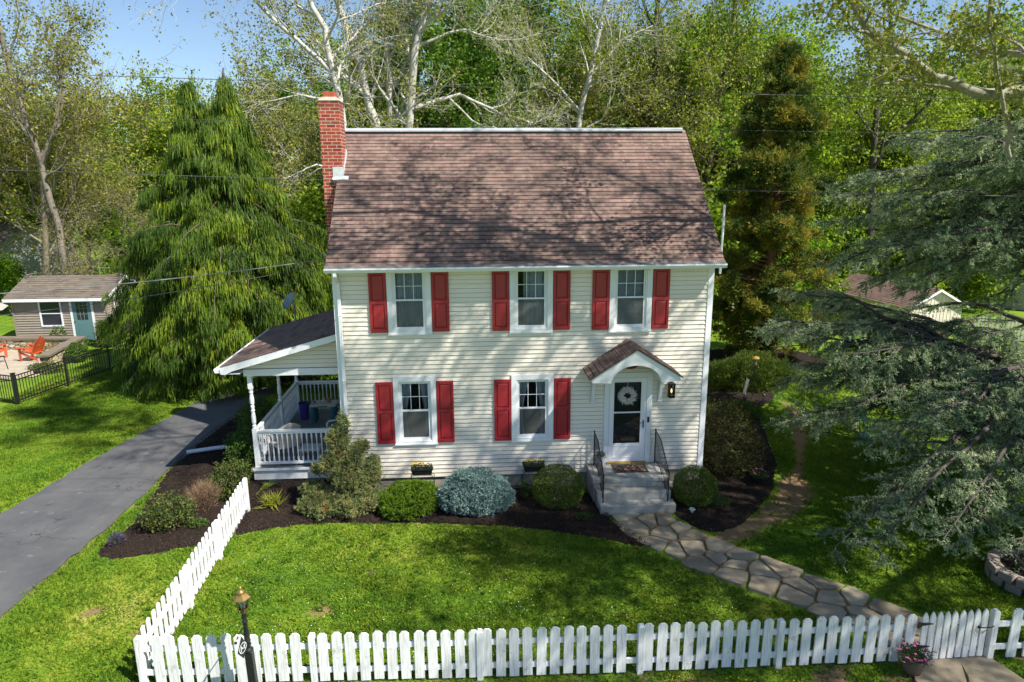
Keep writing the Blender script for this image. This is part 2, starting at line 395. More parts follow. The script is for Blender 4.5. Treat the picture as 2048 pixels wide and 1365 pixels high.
def grassmat(name, blades):
    m, t, p = nodes_of(name)
    tc = N(t, 'ShaderNodeTexCoord'); ob = tc.outputs['Object']
    big = noise(t, .35, 3, vec=ob); mid = noise(t, 2.2, 4, vec=ob); fn = noise(t, 38, 3, .7, vec=ob)
    wr = N(t, 'ShaderNodeAttribute', attribute_name='wear'); dr = N(t, 'ShaderNodeAttribute', attribute_name='dirt')
    def math(op, a, b):
        q = N(t, 'ShaderNodeMath', operation=op)
        for s, v in ((q.inputs[0], a), (q.inputs[1], b)):
            if isinstance(v, (int, float)): s.default_value = v
            else: t.links.new(v, s)
        return q.outputs[0]
    k = math('ADD', math('MULTIPLY', big, .9), math('MULTIPLY', mid, .75))
    k = math('ADD', k, math('MULTIPLY', fn, .5))
    k = math('ADD', k, math('MULTIPLY', wr.outputs['Fac'], .42))
    if blades:
        r = N(t, 'ShaderNodeAttribute', attribute_name='r'); k = math('ADD', k, math('MULTIPLY', r.outputs['Fac'], .5)); k = math('SUBTRACT', k, .25)
    k = math('SUBTRACT', k, .635)
    c = ramp(t, GRASSC, k)
    if not blades:
        # bare soil and thatch
        dn = math('ADD', dr.outputs['Fac'], math('MULTIPLY', math('SUBTRACT', noise(t, 14, 4, .7, vec=ob), .5), 1.3))
        soil = ramp(t, [(.3, (.30, .20, .105)), (.7, (.18, .115, .06))], noise(t, 25, 5, .7, vec=ob))
        c = mixc(t, c, soil, ramp(t, [(.42, (0, 0, 0)), (.62, (1, 1, 1))], dn))
        bump(t, p, fn, .03, .8)
    t.links.new(c, p.inputs['Base Color']); p.inputs['Roughness'].default_value = .8; p.inputs['Specular IOR Level'].default_value = .15
    if blades:
        tr = N(t, 'ShaderNodeBsdfTranslucent'); t.links.new(c, tr.inputs[0]); ms = N(t, 'ShaderNodeMixShader'); ms.inputs[0].default_value = .3
        t.links.new(p.outputs[0], ms.inputs[1]); t.links.new(tr.outputs[0], ms.inputs[2]); t.links.new(ms.outputs[0], t.nodes['Material Output'].inputs[0])
    return m
GROUNDM = grassmat('lawn_ground', False); BLADEM = grassmat('grass_blades', True)
tag(link('ground', me, GROUNDM), kind='structure')
# blades, thick near the camera
BEDS = [BED_SIDE, BED_FRONT, BED_RIGHT, BED_TREE]
def grow_grass():
    n = 1150000
    X = rng.uniform(-13, 19, n); Y = -9.8+rng.random(n)**1.5*22
    P = np.stack([X, Y], 1)
    ok = ~inpoly(P, DRIVE)
    for b in BEDS: ok &= ~inpoly(P, b)
    ok &= ~((X > -2.45) & (X < 8.6) & (Y > -.1) & (Y < 6.5)) & ~((X > 5.6) & (X < 7.5) & (Y > -1.55) & (Y < 0))
    ok &= (segdist(P, PATHC) > 1.0+rng.normal(size=n)*.05) & (segdist(P, PATH2) > 1.0)
    xi = np.clip(np.searchsorted(gx, X), 0, nx-1); yi = np.clip(np.searchsorted(gy, Y), 0, ny-1)
    dv = dirt.reshape(ny, nx)[yi, xi]; ok &= rng.random(n) > dv*1.15
    # inside the picture (with a margin)
    d = np.column_stack([P, np.zeros(n)])-cp; z = d@fw; u = (d@rt)/z*F_*1365; v = -(d@up)/z*F_*1365
    ok &= (abs(u) < 1650) & (v < 1250) & (z > 2)
    ok &= ~((X < -11.4) & (Y < 7.8) & (X < -12.6))
    P = P[ok]; n = len(P); h = rng.uniform(.022, .06, n)*(1+.5*edge_noise(P, 1.1)); w = rng.uniform(.006, .012, n)*1.5
    a = rng.uniform(0, 2*pi, n); lean = rng.normal(size=(n, 2))*.028
    dx, dy = np.cos(a)*w, np.sin(a)*w
    z0 = .012*edge_noise(P, .6)-.016
    V = np.stack([np.column_stack([P[:, 0]-dx, P[:, 1]-dy, z0]), np.column_stack([P[:, 0]+dx, P[:, 1]+dy, z0]),
                  np.column_stack([P[:, 0]+lean[:, 0], P[:, 1]+lean[:, 1], z0+h])], 1).reshape(-1, 3)
    tag(link('grass', npmesh('grass', V, np.arange(3*n).reshape(-1, 3), 3, r=rng.random(n)), BLADEM), 'short spring lawn grass around the house', 'grass', kind='stuff')
    # coarser weed tufts
    m = 2600; Q = np.column_stack([rng.uniform(-8, 18, m), -8+rng.random(m)**1.4*14]); keep = (segdist(Q, PATHC) > 1.0) & ~inpoly(Q, DRIVE) & ~((Q[:, 0] > -2.5) & (Q[:, 0] < 8.6) & (Q[:, 1] > -.2) & (Q[:, 1] < 6.5))
    for b in BEDS: keep &= ~inpoly(Q, b)
    Q = Q[keep]; V, F, r = needles(np.repeat(np.column_stack([Q, np.zeros(len(Q))]), 3, 0)+rng.normal(size=(len(Q)*3, 3))*[.04, .04, .0], np.tile([0, 0, 1.], (len(Q)*3, 1)), .075, .022, rng, .8, 6)
    tag(link('lawn_weeds', npmesh('lawn_weeds', V, F, 3, r=r*.5), BLADEM), 'coarse darker weed tufts scattered through the lawn', 'weeds', kind='stuff')
    # clover and dandelion heads in the front lawn
    m = 900; Q = np.column_stack([rng.uniform(-1.7, 8, m), rng.uniform(-6.2, -1.8, m)]); keep = (segdist(Q, PATHC) > 1.05) & ~inpoly(Q, BED_FRONT)
    Q = Q[keep]; V, F, r = leafquads(np.column_stack([Q, np.full(len(Q), .05)]), .015, rng, 1, .6)
    tag(link('clover_flowers', npmesh('clover_flowers', V, F, 4), pm('clover_white', (.7, .72, .6))), 'tiny white clover flowers dotted over the front lawn', 'flowers', kind='stuff')
    m = 420; Q = np.column_stack([np.concatenate([rng.normal(6.2, .8, m//2), rng.uniform(-1.7, 7.5, m//2)]), np.concatenate([rng.normal(-6.95, .16, m//2), rng.uniform(-6.1, -4.2, m//2)])])
    V, F, r = leafquads(np.column_stack([Q, np.full(len(Q), .05)]), .02, rng, 1, .6)
    tag(link('buttercup_flowers', npmesh('buttercup_flowers', V, F, 4), pm('buttercup_yellow', (.75, .55, .02))), 'tiny yellow flowers in the grass along the front picket fence', 'flowers', kind='stuff')
grow_grass()

def sheet(name, poly, z, mat, res=.12, amp=0., label=None, skirt=.05):
    """filled polygon as a triangulated sheet with a small edge"""
    bm = bmesh.new(); vs = [bm.verts.new((x, y, z)) for x, y in poly]; f = bm.faces.new(vs)
    if f.normal.z < 0: f.normal_flip()
    bmesh.ops.triangulate(bm, faces=[f])
    me = bpy.data.meshes.new(name); bm.to_mesh(me); bm.free(); o = link(name, me, mat); return tag(o, kind='structure')
# mulch: a grid clipped to the bed, humped and covered with chips
MULCH = pm('mulch', (.012, .0085, .0065), (.038, .026, .020), 22, .95, .02, 45, spec=.15)
CHIP = leafmat('mulch_chips', [(0, (.010, .007, .006)), (.6, (.035, .023, .017)), (.92, (.07, .045, .032)), (1, (.13, .09, .06))], .0, .9, .2, 3)
def mulchbed(poly, nchips):
    A = np.array(poly); x = np.arange(A[:, 0].min()-.1, A[:, 0].max()+.1, .07); y = np.arange(A[:, 1].min()-.1, A[:, 1].max()+.1, .07)
    X, Y = np.meshgrid(x, y); P = np.stack([X.ravel(), Y.ravel()], 1); ins = inpoly(P, poly); d = segdist(P, list(poly)+[poly[0]])
    sd_ = np.where(ins, d, -d); z = -.02+.075*np.clip(sd_/.25, -.4, 1)+.012*edge_noise(P, 5)*(sd_ > 0)+rng.normal(size=len(P))*.006
    i = np.arange(len(P)).reshape(len(y), len(x)); F = np.stack([i[:-1, :-1], i[:-1, 1:], i[1:, 1:], i[1:, :-1]], -1).reshape(-1, 4)
    F = F[(sd_[F] > -.06).any(1)]
    o = link('mulch_bed', npmesh('mulch_bed', np.column_stack([P, z]), F, 4, smooth=True), MULCH); tag(o, kind='structure')
    Q = np.column_stack([rng.uniform(A[:, 0].min(), A[:, 0].max(), nchips*2), rng.uniform(A[:, 1].min(), A[:, 1].max(), nchips*2)]); Q = Q[inpoly(Q, poly)][:nchips]
    V, F, r = leafquads(np.column_stack([Q, np.full(len(Q), .062)+.012*edge_noise(Q, 5)]), .045, rng, .3, .65)
    c = link('mulch_chips', npmesh('mulch_chips', V, F, 4, r=r), CHIP); tag(c, kind='structure')
mulchbed(BED_SIDE, 16000); mulchbed(BED_FRONT, 22000); mulchbed(BED_RIGHT, 20000); mulchbed(BED_TREE, 4000)
# driveway
def drivemat():
    m, t, p = nodes_of('asphalt')
    c = ramp(t, [(.3, (.066, .067, .072)), (.7, (.118, .117, .118))], noise(t, .9, 5, .65))
    c = mixc(t, c, ramp(t, [(.35, (.6, .6, .6)), (.65, (1.3, 1.3, 1.3))], noise(t, 90, 3)), .6, 'MULTIPLY')
    v = N(t, 'ShaderNodeTexVoronoi', feature='DISTANCE_TO_EDGE'); v.inputs['Scale'].default_value = .42
    tc = N(t, 'ShaderNodeTexCoord'); mp = N(t, 'ShaderNodeVectorMath', operation='ADD'); nn = N(t, 'ShaderNodeTexNoise'); nn.inputs['Scale'].default_value = 2
    t.links.new(tc.outputs['Object'], nn.inputs['Vector']); t.links.new(tc.outputs['Object'], mp.inputs[0]); t.links.new(nn.outputs['Color'], mp.inputs[1]); t.links.new(mp.outputs[0], v.inputs['Vector'])
    crack = ramp(t, [(0, (.3, .3, .3)), (.003, (.6, .6, .6)), (.007, (1, 1, 1))], v.outputs['Distance'])
    c = mixc(t, c, crack, ramp(t, [(.42, (0, 0, 0)), (.55, (.9, .9, .9))], noise(t, .8, 3)), 'MULTIPLY')
    c = mixc(t, c, (.045, .045, .05), ramp(t, [(.66, (0, 0, 0)), (.72, (.6, .6, .6))], noise(t, 1.4, 2)))
    c = mixc(t, c, (.21, .19, .16), ramp(t, [(.62, (0, 0, 0)), (.75, (.7, .7, .7))], noise(t, 3.3, 4)))
    t.links.new(c, p.inputs['Base Color']); p.inputs['Roughness'].default_value = .85; bump(t, p, noise(t, 120, 2), .004)
    return m
def wavy(poly, amp=.03, step=.25):
    o = []
    for i in range(len(poly)):
        a = np.array(poly[i]); b = np.array(poly[(i+1) % len(poly)]); n = max(1, int(np.linalg.norm(b-a)/step))
        for j in range(n): q = a+(b-a)*j/n; o.append(tuple(q+rng.normal(size=2)*amp))
    return o
sheet('driveway', wavy(smoothpoly(DRIVE, 1)), .012, drivemat())
# flagstone path
STONE = leafmat('flagstone', [(0, (.21, .165, .11)), (.5, (.33, .27, .185)), (1, (.45, .38, .27))], 0, .85, .45, 2.5)
def flagpath(cl, name, across, along, seedn):
    rg = np.random.default_rng(seedn); pts = np.array([c[:2] for c in cl], float); wd = np.array([c[2] for c in cl])
    sl = np.concatenate([[0], np.cumsum(np.linalg.norm(np.diff(pts, axis=0), axis=1))]); L = sl[-1]
    seeds = []; s = .2
    while s < L-.1:
        k = across+(rg.random() < .3)
        for j in range(k): seeds.append((s+rg.uniform(-.24, .24), (-1+2*(j+.5)/k)*.74+rg.uniform(-.16, .16)))
        s += along*rg.uniform(.8, 1.25)
    seeds = np.array(seeds); W0 = wd.mean(); mb = MB(); rs = []
    for i, (a, b) in enumerate(seeds):
        poly = [(a-.7, -W0*rg.uniform(.78, 1.08)), (a+.7, -W0*rg.uniform(.78, 1.08)), (a+.7, W0*rg.uniform(.78, 1.08)), (a-.7, W0*rg.uniform(.78, 1.08))]
        c = np.array([a, b*W0])
        for j, (a2, b2) in enumerate(seeds):
            if j == i: continue
            q = np.array([a2, b2*W0]); nn = q-c; dl = np.linalg.norm(nn)
            if dl > 1.8: continue
            nn /= dl; lim = nn@(c+q)/2-.022; out = []
            for k in range(len(poly)):
                p1 = np.array(poly[k]); p2 = np.array(poly[(k+1) % len(poly)]); d1 = nn@p1-lim; d2 = nn@p2-lim
                if d1 <= 0: out.append(tuple(p1))
                if d1*d2 < 0: out.append(tuple(p1+(p2-p1)*d1/(d1-d2)))
            poly = out
            if len(poly) < 3: break
        poly = [(min(max(p[0], 0), L), p[1]) for p in poly]
        if len(poly) < 3: continue
        # round the corners, wobble
        pp = [];
        for k in range(len(poly)):
            p1, p2 = np.array(poly[k]), np.array(poly[(k+1) % len(poly)])
            for f in (.12, .38, .62, .88): pp.append(p1+(p2-p1)*f+rg.normal(size=2)*.008)
        W3 = []
        for s_, t_ in pp:
            s_ = min(max(s_, 0), L-1e-4); k = np.searchsorted(sl, s_, 'right')-1; f = (s_-sl[k])/(sl[k+1]-sl[k])
            d = pts[k+1]-pts[k]; d /= np.linalg.norm(d)
            # smooth normal
            dn = pts[min(k+2, len(pts)-1)]-pts[min(k+1, len(pts)-2)]; dn /= np.linalg.norm(dn); d = d*(1-f)+dn*f; d /= np.linalg.norm(d)
            nrm = np.array([-d[1], d[0]]); q = pts[k]+(pts[k+1]-pts[k])*f+nrm*t_*(wd[k]+(wd[k+1]-wd[k])*f)/W0; W3.append(q)
        h = .026+rg.uniform(-.010, .014); tilt = rg.normal(size=2)*.016; n = len(W3); m0 = np.mean(W3, 0)
        top = [(q[0], q[1], h+tilt@(q-m0)) for q in (np.array(W3)-m0)*.97+m0]; bot = [(q[0], q[1], -.03) for q in W3]
        cA = sum((W3[k][0]*W3[(k+1) % n][1]-W3[(k+1) % n][0]*W3[k][1]) for k in range(n))
        if cA < 0: top = top[::-1]; bot = bot[::-1]
        mb.add(top+bot, [tuple(range(n))]+[(k, n+k, n+(k+1) % n, (k+1) % n) for k in range(n)]); rs += [rg.random()]*(n+1)
    o = mb.build(name, STONE); a = o.data.attributes.new('r', 'FLOAT', 'FACE'); a.data.foreach_set('value', np.array(rs, np.float32)); bump_mat = o; tag(o, kind='structure')
flagpath(PATHC, 'flagstone_path', 3, .58, 4); flagpath(PATH2, 'flagstone_path', 2, .85, 9)

# ------------------------------------------------------------ house
WX, WD = 8.5, 6.26
E_, OUT, GROOVE = .1027, .017, .14
def siding(mb, a0, a1, z0, z1, f, holes=(), clip=None, e=E_, out=OUT):
    """lapped courses; f(a, outward, z) -> xyz; clip(z) -> (amin, amax)"""
    z = z0
    while z < z1-1e-3:
        zt = min(z+e, z1); lo, hi = a0, a1
        if clip: lo, hi = clip(z+e*.5); lo = max(lo, a0); hi = min(hi, a1)
        iv = [(lo, hi)]
        for (h0, h1, g0, g1) in holes:
            if z+.03 >= g0 and zt-.045 <= g1:
                iv = [q for (p0, p1) in iv for q in ((p0, min(p1, h0)), (max(p0, h1), p1)) if q[1]-q[0] > .01]
        for p0, p1 in iv:
            zg = z+e*GROOVE; mb.add([f(p0, out, zg), f(p1, out, zg), f(p1, .001, zt), f(p0, .001, zt), f(p0, -.022, zg), f(p1, -.022, zg), f(p0, -.022, z), f(p1, -.022, z), f(p0, .001, z), f(p1, .001, z)], [(0, 1, 2, 3), (4, 5, 1, 0), (6, 7, 5, 4), (8, 9, 7, 6), (0, 3, 8), (1, 9, 2)])
        z = zt
house = thing('house', 'two-storey cream clapboard house with red shutters and brown shingle roof', 'house')
WINS = [(1.11, 2.09, 3.85, 5.33), (3.845, 4.825, 3.84, 5.33), (6.12, 7.10, 3.82, 5.33), (1.15, 2.13, 1.205, 2.865), (3.87, 4.86, 1.205, 2.845)]
DOOR = (6.06, 7.20, .55, 2.84)
holes = [(a+.04, b-.04, c+.02, d-.02 if d < 5 else d+.1) for a, b, c, d in WINS]+[(DOOR[0]+.03, DOOR[1]-.03, 0, DOOR[3]-.03)]
mb = MB(); siding(mb, .07, WX-.07, .35, 5.36, lambda a, o, z: (a, -o, z), holes); mb.build('front_siding', CREAM, house)
def roofz(y): return 5.42+(y+.28)*(3.05/3.41)
mb = MB(); gl = lambda z: (max(.0, (z-5.42)*(3.41/3.05)-.28+.05), min(WD, WD-((z-5.42)*(3.41/3.05)-.28+.05)))
siding(mb, .07, WD-.07, .35, 8.35, lambda a, o, z: (-o, WD-a, z), clip=gl); mb.build('left_siding', CREAM, house)
mb = MB(); siding(mb, .07, WD-.07, .35, 8.35, lambda a, o, z: (WX+o, a, z), clip=gl); mb.build('right_siding', CREAM, house)
mb = MB(); siding(mb, .07, WX-.07, .35, 5.36, lambda a, o, z: (WX-a, WD+o, z)); mb.build('back_siding', CREAM, house)
for x in (-.05, WX):      # corner boards
    for y in (0, WD):
        mb = MB(); sx = -.022 if x < 1 else .022; sy = -.026 if y == 0 else .026
        mb.box(min(x+sx, x-sx*5), max(x+sx, x-sx*5), min(y+sy, y-sy*3.6), max(y+sy, y-sy*3.6), .34, 5.37)
        mb.build('corner_board', WHITE2, house, .004)
mb = MB(); mb.box(.03, WX-.03, .03, .18, -.1, .345); mb.box(.03, .18, .18, WD-.03, -.1, .345); mb.box(WX-.18, WX-.03, .18, WD-.03, -.1, .345); mb.box(.18, WX-.18, WD-.18, WD-.03, -.1, .345)
mb.build('foundation', FOUND, house)
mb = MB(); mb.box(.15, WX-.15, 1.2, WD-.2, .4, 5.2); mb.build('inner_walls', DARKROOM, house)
# roof in courses
def roofplane(mb, uvs, x0, x1, y0, z0, y1, z1, rows, t=.011, flip=False):
    L = math.hypot(y1-y0, z1-z0); ny_, nz_ = -(z1-z0)/L*(1 if y1 > y0 else -1), abs(y1-y0)/L
    for i in range(rows):
        f0, f1 = i/rows, (i+1)/rows; ya, za, yb, zb = y0+(y1-y0)*f0, z0+(z1-z0)*f0, y0+(y1-y0)*f1, z0+(z1-z0)*f1
        b = len(mb.v)
        A = [(x0, ya+ny_*t, za+nz_*t), (x1, ya+ny_*t, za+nz_*t), (x1, yb, zb), (x0, yb, zb), (x0, ya, za), (x1, ya, za)]
        fs = [(0, 1, 2, 3), (4, 5, 1, 0)] if y1 > y0 else [(3, 2, 1, 0), (0, 1, 5, 4)]
        mb.add(A, fs)
        for v_, u_ in zip(range(b, b+6), (x0, x1, x1, x0, x0, x1)): pass
        uvs += [(x0, L*f0), (x1, L*f0), (x1, L*f1-1e-4), (x0, L*f1-1e-4), (x0, L*f0+.002), (x1, L*f0+.002)]
def uvmesh(mb, uvs, name, mat, parent):
    o = mb.build(name, mat, parent); u = o.data.uv_layers.new(name='UVMap')
    for l in o.data.loops: u.data[l.index].uv = uvs[l.vertex_index]
    return o
RX0, RX1, EY, EZ, RY, RZ = -.15, 8.65, -.28, 5.42, 3.13, 8.47
mb = MB(); uvs = []
roofplane(mb, uvs, RX0, RX1, EY, EZ, RY, RZ, 36); roofplane(mb, uvs, RX0, RX1, 2*RY-EY, EZ, RY, RZ, 36)
roof = uvmesh(mb, uvs, 'roof', SHING, house)
mb = MB()      # deck under the shingles, rake boards, soffits
mb.prism([(EY, EZ-.005), (RY, RZ-.005), (2*RY-EY, EZ-.005), (2*RY-EY, EZ-.09), (RY, RZ-.13), (EY, EZ-.09)], lambda y, z: (RX0+.012, y, z), lambda y, z: (RX1-.012, y, z))
mb.build('roof_deck', SHINGN, roof)
mb = MB()
for x in (RX0, RX1-.025):
    for s in (1, -1):
        a = (lambda y, s=s: y if s == 1 else 2*RY-y)
        pts = [(a(EY), EZ-.01), (a(RY), RZ-.01), (a(RY), RZ-.19), (a(EY), EZ-.13)]
        mb.prism(pts if s == 1 else pts[::-1], lambda y, z, x=x: (x-.004, y, z), lambda y, z, x=x: (x+.029, y, z))
mb.box(RX0+.03, RX1-.03, EY, .02, EZ-.115, EZ-.095); mb.box(RX0+.03, RX1-.03, EY-.02, EY, EZ-.13, EZ-.012)
mb.box(RX0+.03, RX1-.03, WD-.02, 2*RY-EY, EZ-.115, EZ-.095)
mb.box(.0, WX, -.018, 0, 5.355, EZ-.116)
mb.build('eaves_trim', WHITE2, house)
mb = MB()      # ridge vent
mb.prism([(RY-.12, RZ-.035), (RY-.12, RZ-.005), (RY, RZ+.06), (RY+.12, RZ-.005), (RY+.12, RZ-.035), (RY, RZ+.03)], lambda y, z: (RX0-.01, y, z), lambda y, z: (RX1-.08, y, z))
mb.build('ridge_vent', pm('ridge_metal', (.45, .46, .47), (.36, .37, .38), 3, .5), roof)
mb = MB()      # gutter, open trough
mv = MB(); mv.prism([(RY-.105, RZ-.085), (RY-.10, RZ-.03), (RY, RZ+.028), (RY+.10, RZ-.03), (RY+.105, RZ-.085)], lambda y, z: (RX0+.02, y, z), lambda y, z: (RX1-.1, y, z)); mv.build('vent_slot', BLACKM, roof)
g0, g1, gt, gb = EY-.125, EY-.022, EZ-.02, EZ-.115
x0, x1 = RX0-.01, RX1+.01
mb.prism([(g0, gt), (g0-.012, gt), (g0-.012, gt-.03), (g0+.02, gb), (g1, gb), (g1, gt-.004), (g1-.004, gt-.004), (g1-.004, gb+.004), (g0+.024, gb+.004), (g0, gt-.03)], lambda y, z: (x0, y, z), lambda y, z: (x1, y, z))
gut = mb.build('gutter', WHITE2, house)
mb = MB(); mb.hexa([(x0, g0, gt-.008), (x1, g0, gt-.008), (x1, EY+.03, EZ+.028), (x0, EY+.03, EZ+.028)], [(x0, g0, gt-.004), (x1, g0, gt-.004), (x1, EY+.03, EZ+.033), (x0, EY+.03, EZ+.033)])
GG, t, p = nodes_of('gutter_guard'); chk = N(t, 'ShaderNodeTexChecker'); chk.inputs['Scale'].default_value = 42
tc = N(t, 'ShaderNodeTexCoord'); t.links.new(tc.outputs['Object'], chk.inputs['Vector']); chk.inputs[1].default_value = (.30, .28, .26, 1); chk.inputs[2].default_value = (.03, .03, .03, 1); t.links.new(chk.outputs['Color'], p.inputs['Base Color'])
mb.build('gutter_guard', GG, gut)
mb = MB()      # downspout
mb.bar((.06, g0+.05, gb), (.06, g0+.05, gb-.09), .075, .055, (0, 1, 0)); mb.bar((.06, g0+.05, gb-.07), (.06, -.055, gb-.26), .075, .055, (0, 1, 0)); mb.box(.022, .098, -.085, -.030, .12, gb-.24)
for z in (1.2, 2.8, 4.3): mb.box(.015, .105, -.09, -.022, z, z+.03)
mb.bar((.06, -.06, .16), (.06, -.35, .06), .08, .055, (0, 0, 1))
mb.build('downspout', WHITE2, house, .006)
mb = MB(); mb.tube([(8.72, .16, 5.1), (8.72, .16, 5.6), (8.72, .16, 6.62)], .026, 10); mb.tube([(8.72, .16, 6.58), (8.72, .16, 6.66)], .03, 10)
mb.build('vent_pipe', WHITE2, house, smooth=False)
# chimney
ch = MB(); ch.box(-.49, -.015, 1.84, 2.46, 5.7, 9.06); ch.box(-.26, -.015, 1.84, 2.46, -.05, 5.7)
def chimneymat():
    m, t, p = nodes_of('chimney_brickwork')
    geo = N(t, 'ShaderNodeTexCoord'); sep = N(t, 'ShaderNodeSeparateXYZ'); t.links.new(geo.outputs['Object'], sep.inputs[0])
    ad = N(t, 'ShaderNodeMath', operation='ADD'); t.links.new(sep.outputs[0], ad.inputs[0]); t.links.new(sep.outputs[1], ad.inputs[1])
    cb = N(t, 'ShaderNodeCombineXYZ'); t.links.new(ad.outputs[0], cb.inputs[0]); t.links.new(sep.outputs[2], cb.inputs[1])
    b = N(t, 'ShaderNodeTexBrick'); b.inputs['Scale'].default_value = 1; b.inputs['Brick Width'].default_value = .215; b.inputs['Row Height'].default_value = .0775
    b.inputs['Mortar Size'].default_value = .0085; b.inputs['Mortar Smooth'].default_value = .15; b.inputs['Color1'].default_value = (.46, .075, .038, 1); b.inputs['Color2'].default_value = (.23, .028, .02, 1)
    b.inputs['Mortar'].default_value = (.52, .41, .31, 1); t.links.new(cb.outputs[0], b.inputs['Vector'])
    c = mixc(t, b.outputs['Color'], ramp(t, [(.3, (.7, .7, .7)), (.7, (1.2, 1.2, 1.2))], noise(t, 25, 4)), .7, 'MULTIPLY')
    # soot near the crown of the stack
    mr = N(t, 'ShaderNodeMapRange'); mr.inputs[1].default_value = 8.85; mr.inputs[2].default_value = 9.06; t.links.new(sep.outputs[2], mr.inputs[0])
    ml = N(t, 'ShaderNodeMath', operation='MULTIPLY'); ml.inputs[1].default_value = .6; t.links.new(mr.outputs[0], ml.inputs[0])
    c = mixc(t, c, (.10, .045, .035), ml.outputs[0])
    t.links.new(c, p.inputs['Base Color']); p.inputs['Roughness'].default_value = .9
    iv = N(t, 'ShaderNodeMath', operation='SUBTRACT'); iv.inputs[0].default_value = 1; t.links.new(b.outputs['Fac'], iv.inputs[1]); bump(t, p, iv.outputs[0], .008, .9)
    return m
chim = ch.build('chimney', chimneymat(), house)
mb = MB(); mb.hexa([(-.5, 1.83, 9.06), (-.005, 1.83, 9.06), (-.005, 2.47, 9.06), (-.5, 2.47, 9.06)], [(-.43, 1.93, 9.15), (-.09, 1.93, 9.15), (-.09, 2.36, 9.15), (-.43, 2.36, 9.15)]); mb.build('mortar_cap', pm('mortar_wash', (.52, .44, .34), (.40, .33, .25), 9, .95, .01, 40), chim)
mb = MB(); mb.box(-.40, -.12, 1.98, 2.3, 9.14, 9.27); mb.build('flue', pm('clay_flue', (.45, .10, .05), (.33, .08, .045), 9, .8), chim, .01)
mb = MB(); mb.box(-.25, -.004, 1.826, 1.838, roofz(1.84)-.09, roofz(1.84)+.24)
for i in range(6):
    y = 1.83+i*.105; mb.box(-.013, -.004+.002*i, y, y+.12, roofz(y), roofz(y)+.2)
mb.hexa([(-.26, 1.76, roofz(1.76)+.016), (.12, 1.76, roofz(1.76)+.016), (.12, 1.85, roofz(1.85)+.016), (-.26, 1.85, roofz(1.85)+.016)], [(-.26, 1.76, roofz(1.76)+.02), (.12, 1.76, roofz(1.76)+.02), (.12, 1.85, roofz(1.85)+.02), (-.26, 1.85, roofz(1.85)+.02)])
mb.build('flashing', pm('flashing_metal', (.62, .65, .68), (.5, .53, .56), 8, .45), chim)

